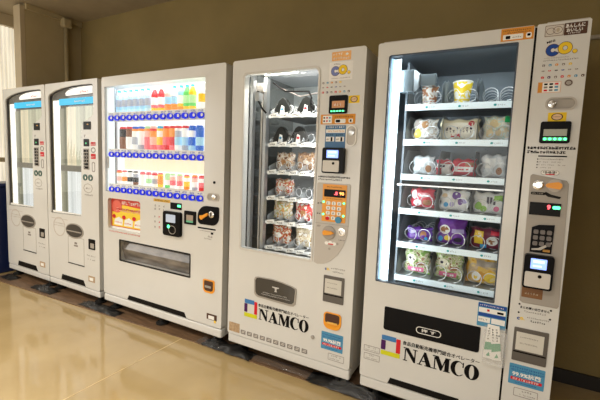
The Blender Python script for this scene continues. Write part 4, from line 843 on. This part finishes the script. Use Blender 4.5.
# leaflet pouch
lp = thing('leaflet_pouch', 'clear pouch of white and green leaflets hung on the nearest machine door', 'leaflets', (X5+.612, -.012, .385))
V = [(-.045, -.012, 0), (.042, -.012, -.004), (.046, -.004, .15), (-.048, -.004, .15), (-.045, .008, 0), (.042, .008, -.004), (.046, .008, .165), (-.048, .008, .165)]
MB().add(V, [(0, 1, 2, 3), (5, 4, 7, 6), (0, 4, 5, 1), (1, 5, 6, 2), (3, 7, 4, 0)], wrapmat('pouch_plastic', .28)).obj('pouch', lp)
for k, (a, rot) in enumerate(((-.030, .05), (.006, -.12))):
    q = MB(); q.box(-.018, .018, -.002-.003*k, -.0005-.003*k, 0, .155, wht); q.text('お得', 0, 0, .001, 0, wht) if False else None
    for j in range(5): q.marks(-.012, .0, .085+.012*j, .009, -.002-.003*k, ink, j+k*7); 
    for j in range(5): q.marks(.003, .016, .085+.012*j, .009, -.002-.003*k, ink, j+k*9+3)
    q.slab([(-.018, .035), (.018, .045), (.018, .078), (-.018, .072)], -.003-.003*k, -.002-.003*k, mat('leaf_green', (.03, .30, .13), .5)); q.slab([(-.008, .01), (.008, .012), (.002, .03)], -.003-.003*k, -.002-.003*k, MC['leaf_green'])
    o = q.obj('leaflet', lp, loc=(a+.006, 0, .02)); o.rotation_euler = (0, rot, 0)
# control column
q = MB(); q.slab([rrect(.656, w5, .132, H, .006)], 0, .05, white); q.obj('control_column', M5, bevel=.005)
s = sticker(M5, 'sign_plate', .682, .820, 1.776, 1.822, mat('sign_cream', (.60, .55, .48), .5), .002, 'brown and cream sign at the top of the column')
q = MB(); q.rr(.746, .820, 1.776, 1.822, -.0014, -.0008, brownp, .002); q.slab([rrect(.683, .745, 1.778, 1.820, .003), rrect(.6845, .7435, 1.7795, 1.8185, .003)], -.0012, -.0008, brownp)
q.text('あんしんに', .750, 1.803, .015, -.0014, wht, fat=.03, width=.062); q.text('おいしい', .754, 1.787, .014, -.0014, wht, fat=.03, width=.052); q.marks(.76, .80, 1.780, .005, -.0014, wht, 3)
q.slab([ell(.702, 1.798, .015, .013, 20), ell(.702, 1.798, .0135, .0115, 20)], -.0013, -.0008, brownp); q.slab([ell(.725, 1.800, .016, .014, 20), ell(.725, 1.800, .0145, .0125, 20)], -.0013, -.0008, brownp); q.slab(ell(.726, 1.80, .006, .008, 12), -.0013, -.0008, mat('tan_print', (.45, .38, .28), .5)); q.obj('printing', s)
q = MB(); co_logo(q, .693, 1.702, .066, 0, blue, yellow); q.text('MINI', .694, 1.750, .009, 0, ink, fat=.03, width=.028, rot=.25); q.marks(.69, .77, 1.692, .004, 0, inkg, 3); q.marks(.687, .80, 1.682, .006, 0, inkg, 4, gap=.1); q.obj('logo', M5, 'large blue and yellow round letters')
tiny_icons(M5, .682, .846-.01, (1.660, 1.640, 1.612), .013)
s = sticker(M5, 'payment_label', .677, .755, 1.558, 1.601, mat('peach_border', (.72, .40, .25), .5), 0, 'white label with an orange edge'); q = MB(); q.rr(.678, .692, 1.560, 1.599, -.0012, -.0008, orange); q.rr(.693, .753, 1.560, 1.599, -.0012, -.0008, wht)
for k in range(9): q.rr(.698+.018*(k % 3), .710+.018*(k % 3), 1.564+.012*(k//3), 1.571+.012*(k//3), -.0016, -.0012, [red, inkg, lblue, inkg, ink, lblue, ink, ink, red][k], .001)
q.obj('printing', s)
q = MB(); q.slab(ell(.779, 1.593, .014, .013, 18), -.0012, 0, gpanel); q.slab([ell(.779, 1.593, .012, .011, 18), ell(.779, 1.593, .009, .008, 18)], -.0018, -.0012, brownp); q.obj('round_badge', M5)
q = MB(); q.slab([rrect(.708, .812, 1.487, 1.539, .024), rrect(.714, .806, 1.493, 1.533, .019)], -.006, 0, gpanel2); q.slab(rrect(.714, .806, 1.493, 1.533, .019), -.001, 0, gpanel); q.slab([rrect(.745, .804, 1.495, 1.531, .012), rrect(.748, .801, 1.498, 1.528, .010)], -.004, 0, gpanel); s = q.obj('lock_handle', M5, bevel=.002); MB().lathe([(.014, 0), (.014, -.010), (.006, -.012)], (.732, 0, 1.511), silver, 'y', 18).obj('lock', s)
yst(M5, .722, .784, 1.444, 1.479)
s = MB().rr(.700, .802, 1.356, 1.443, -.010, 0, black, .008).obj('bill_slot', M5, bevel=.003); q = MB(); q.box(.712, .790, -.012, -.010, 1.385, 1.412, mat('bill_screen', (.30, .30, .24), .3, emis=.15)); q.box(.712, .792, -.012, -.010, 1.366, 1.380, mat('dim_green', (.1, .35, .2), .4)); [q.slab(ell(.718+.017*k, 1.373, .006, .005, 10), -.014, -.012, ledgreen) for k in range(5)]; q.obj('bill_window', s)
q = MB(); q.marks(.662, .828, 1.332, .012, 0, ink, 11, gap=.06); q.marks(.662, .828, 1.332, .012, 0, ink, 51, gap=.06); q.marks(.662, .795, 1.315, .012, 0, ink, 12, gap=.06); q.marks(.662, .795, 1.315, .012, 0, ink, 52, gap=.06); q.rr(.703, .800, 1.302, 1.307, -.001, 0, ink)
for k in range(4): q.marks(.706, .80-.02*(k % 2)-.03*(k == 3), 1.290-.0115*k, .005, 0, inkg, 20+k, density=.8); q.slab(ell(.702, 1.292-.0115*k, .0025, .0025, 8), -.001, 0, ink)
for k in range(4): q.slab(ell(.728+.014*k, 1.238, .010, .009, 12), -.001, 0, wht); q.slab([ell(.728+.014*k, 1.238, .0105, .0095, 12), ell(.728+.014*k, 1.238, .009, .008, 12)], -.0014, 0, inkg)
q.rr(.735, .765, 1.229, 1.233, -.0018, 0, red); q.marks(.725, .775, 1.236, .007, -.001, ink, 9); q.obj('printed_note', M5)
gp = MB().slab([(.688, .690), (.700, .682), (.822, .682), (.828, .692), (.816, 1.195), (.808, 1.208), (.690, 1.230), (.682, 1.222)], -.004, 0, gpanel).obj('control_panel', M5, 'grey control panel', bevel=.002)
MB().lathe([(.020, -.004), (.020, -.008), (.013, -.010), (.013, -.005)], (.714, 0, 1.186), silver, 'y', 20).obj('coin_slot', gp)
q = MB(); q.lathe([(.026, -.004), (.026, -.010)], (.770, 0, 1.187), gpanel2, 'y', 24); q.obj('knob_base', gp); MB().slab([(.737, 1.187), (.742, 1.179), (.76, 1.176), (.785, 1.172), (.794, 1.183), (.792, 1.195), (.78, 1.202), (.76, 1.199), (.742, 1.194)], -.022, -.010, orangek).obj('coin_lever', gp, 'orange lever')
q = MB(); q.slab(rrect(.690, .742, 1.146, 1.157, .005), -.0055, -.004, blackm); q.slab([(.735, 1.152), (.75, 1.140), (.79, 1.134), (.795, 1.142), (.76, 1.150), (.742, 1.160)], -.0055, -.004, blackm); q.marks(.695, .735, 1.149, .005, -.0055, gpanel2, 5); q.obj('panel_marks', gp)
s = MB().rr(.690, .798, 1.062, 1.115, -.007, -.004, darkscreen, .002).obj('price_display', M5, 'black price display with lit digits')
q = MB(); q.text('9', .751, 1.088, .019, -.007, ledred, fat=.04); q.rr(.770, .796, 1.091, 1.104, -.0085, -.007, ledgreen, .005); q.obj('lit_digits', s)
s = MB().slab([(.706, .906), (.782, .906), (.784, 1.026), (.730, 1.022), (.706, 1.010)], -.008, -.004, black).obj('keypad', M5, 'black keypad')
key_grid(s, .710, .780, .932, 1.005, 3, 3, mat('dark_key', (.16, .14, .13), .4), -.008)
q = MB(); q.slab([(.712, .915), (.745, .918), (.780, .948), (.780, .956), (.735, .925), (.712, .921)], -.0095, -.008, gpanel2); q.rr(.752, .776, .912, .922, -.0095, -.008, mat('amber_dim', (.45, .22, .03), .4)); q.obj('keypad_trim', s)
reader(M5, .690, .794, .756, .898, .50)
s = sticker(M5, 'brown_sticker', .693, .768, .708, .752, mat('brown_orange', (.20, .085, .025), .4), 0, 'small brown sticker', y=-.004); MB().marks(.705, .755, .722, .009, -.0048, mat('tan_print', (.45, .38, .28), .5), 4).obj('printing', s)
q = MB()
for a, b_ in ((.690, .673), (.803, .668), (.690, .636), (.803, .630)): q.slab(ell(a, b_, .004, .004, 8), -.001, 0, ink)
q.text('まとめ買い出来ません', .694, .655, .012, 0, ink, fat=.03, width=.106); q.marks(.71, .79, .642, .007, 0, inkg, 32); co_logo(q, .686, .604, .018, 0, blue, yellow); q.marks(.722, .80, .618, .006, 0, inkg, 33); q.marks(.735, .79, .603, .008, 0, ink, 34, density=.8); q.obj('printed_emblem', M5)
coin_window(M5, .680, .806, .422, .570)
blue_sticker(M5, .676, .808, .313, .405)
outlined(M5, .70, .79, .262, .300, 23)
MB().box(0, w5, .006, .05, .068, .128, white).obj('kick_plate', M5, bevel=.010)
for fx in (.08, .62, w5-.06): foot(M5, fx)
q = MB(); q.add([(w5-.004, .055, .10), (w5+.03, .07, .10), (w5+.034, .10, .16), (w5+.02, .09, .20), (w5-.004, .06, .22)], [(0, 1, 2, 3, 4)], greyw); q.add([(w5-.004, .11, .10), (w5+.03, .11, .10), (w5+.034, .11, .16), (w5+.02, .11, .20), (w5-.004, .11, .22)], [(4, 3, 2, 1, 0)], greyw)
q.add([(w5+.03, .07, .10), (w5+.03, .11, .10), (w5+.034, .11, .16), (w5+.034, .10, .16)], [(0, 1, 2, 3)], greyw); q.obj('side_bracket', M5)
q = MB(); q.box(.02, .20, .02, .30, H-.002, H+.010, gpanel2); q.obj('top_flange', M5); q = MB(); q.box(.69, w5-.003, .02, .30, H-.002, H+.010, gpanel2); q.obj('top_flange', M5)

# ------------------------------------------------------------------ plastic film and black bags along the feet
film = wrapmat('clear_film', .22, (.12, .12, .12)); bplast = noisy('black_film', (.006, .006, .006), (.016, .015, .014), 30, rough=.35, spec=.3)
def crumple(name, label, cat, x, y, L, D, Hh, m, seed, z=BZ+.0015, ry=0):
    R = random.Random(seed); nx, ny = 16, 7; q = MB(); V = []
    for j in range(ny+1):
        for i in range(nx+1):
            a = i/nx; b_ = j/ny; e = max(0, math.sin(PI*a))**.5*max(0, math.sin(PI*b_))**.6
            V.append(((a-.5)*L+R.uniform(-.006, .006), (b_-.5)*D+R.uniform(-.006, .006), e*Hh*(.55+.3*math.sin(a*17+seed)*math.sin(b_*7+seed)+R.uniform(-.12, .12))+.001))
    F = [(j*(nx+1)+i, j*(nx+1)+i+1, (j+1)*(nx+1)+i+1, (j+1)*(nx+1)+i) for j in range(ny) for i in range(nx)]
    q.add(V, F, m, True); o = q.obj(name, loc=(x, y, z)); o.rotation_euler = (0, 0, ry); tag(o, label, cat); return o
crumple('black_film', 'black crumpled film under the left end of the leftmost machine', 'plastic film', -2.90, -.05, .20, .10, .035, bplast, 1)
crumple('black_film', 'black crumpled film where the two narrow machines meet', 'plastic film', -2.30, -.045, .34, .10, .040, bplast, 2)
crumple('clear_film', 'clear crumpled film where the two narrow machines meet', 'plastic film', -2.26, -.06, .16, .07, .080, film, 3)
crumple('black_film', 'black crumpled film under the left end of the drink machine', 'plastic film', -1.50, -.035, .46, .09, .045, bplast, 4)
crumple('clear_film', 'shiny clear film by the left foot of the drink machine', 'plastic film', -1.62, -.055, .20, .05, .055, film, 5)
crumple('black_film', 'black crumpled film between the drink machine and the middle machine', 'plastic film', -.23, .015, .40, .10, .055, bplast, 6)
crumple('clear_film', 'clear film between the drink machine and the middle machine', 'plastic film', -.36, -.005, .22, .06, .070, film, 7)
crumple('black_film', 'black crumpled film between the middle and the nearest machine', 'plastic film', .62, .03, .52, .11, .050, bplast, 8)
crumple('clear_film', 'clear film hanging between the middle and the nearest machine', 'plastic film', .64, .0, .30, .04, .10, film, 9)
crumple('black_film', 'black crumpled film under the right end of the nearest machine', 'plastic film', 1.18, .03, .50, .11, .045, bplast, 10)
crumple('clear_film', 'long wrinkled clear film on the board under the middle machine', 'plastic film', .18, .03, .50, .07, .030, film, 11)
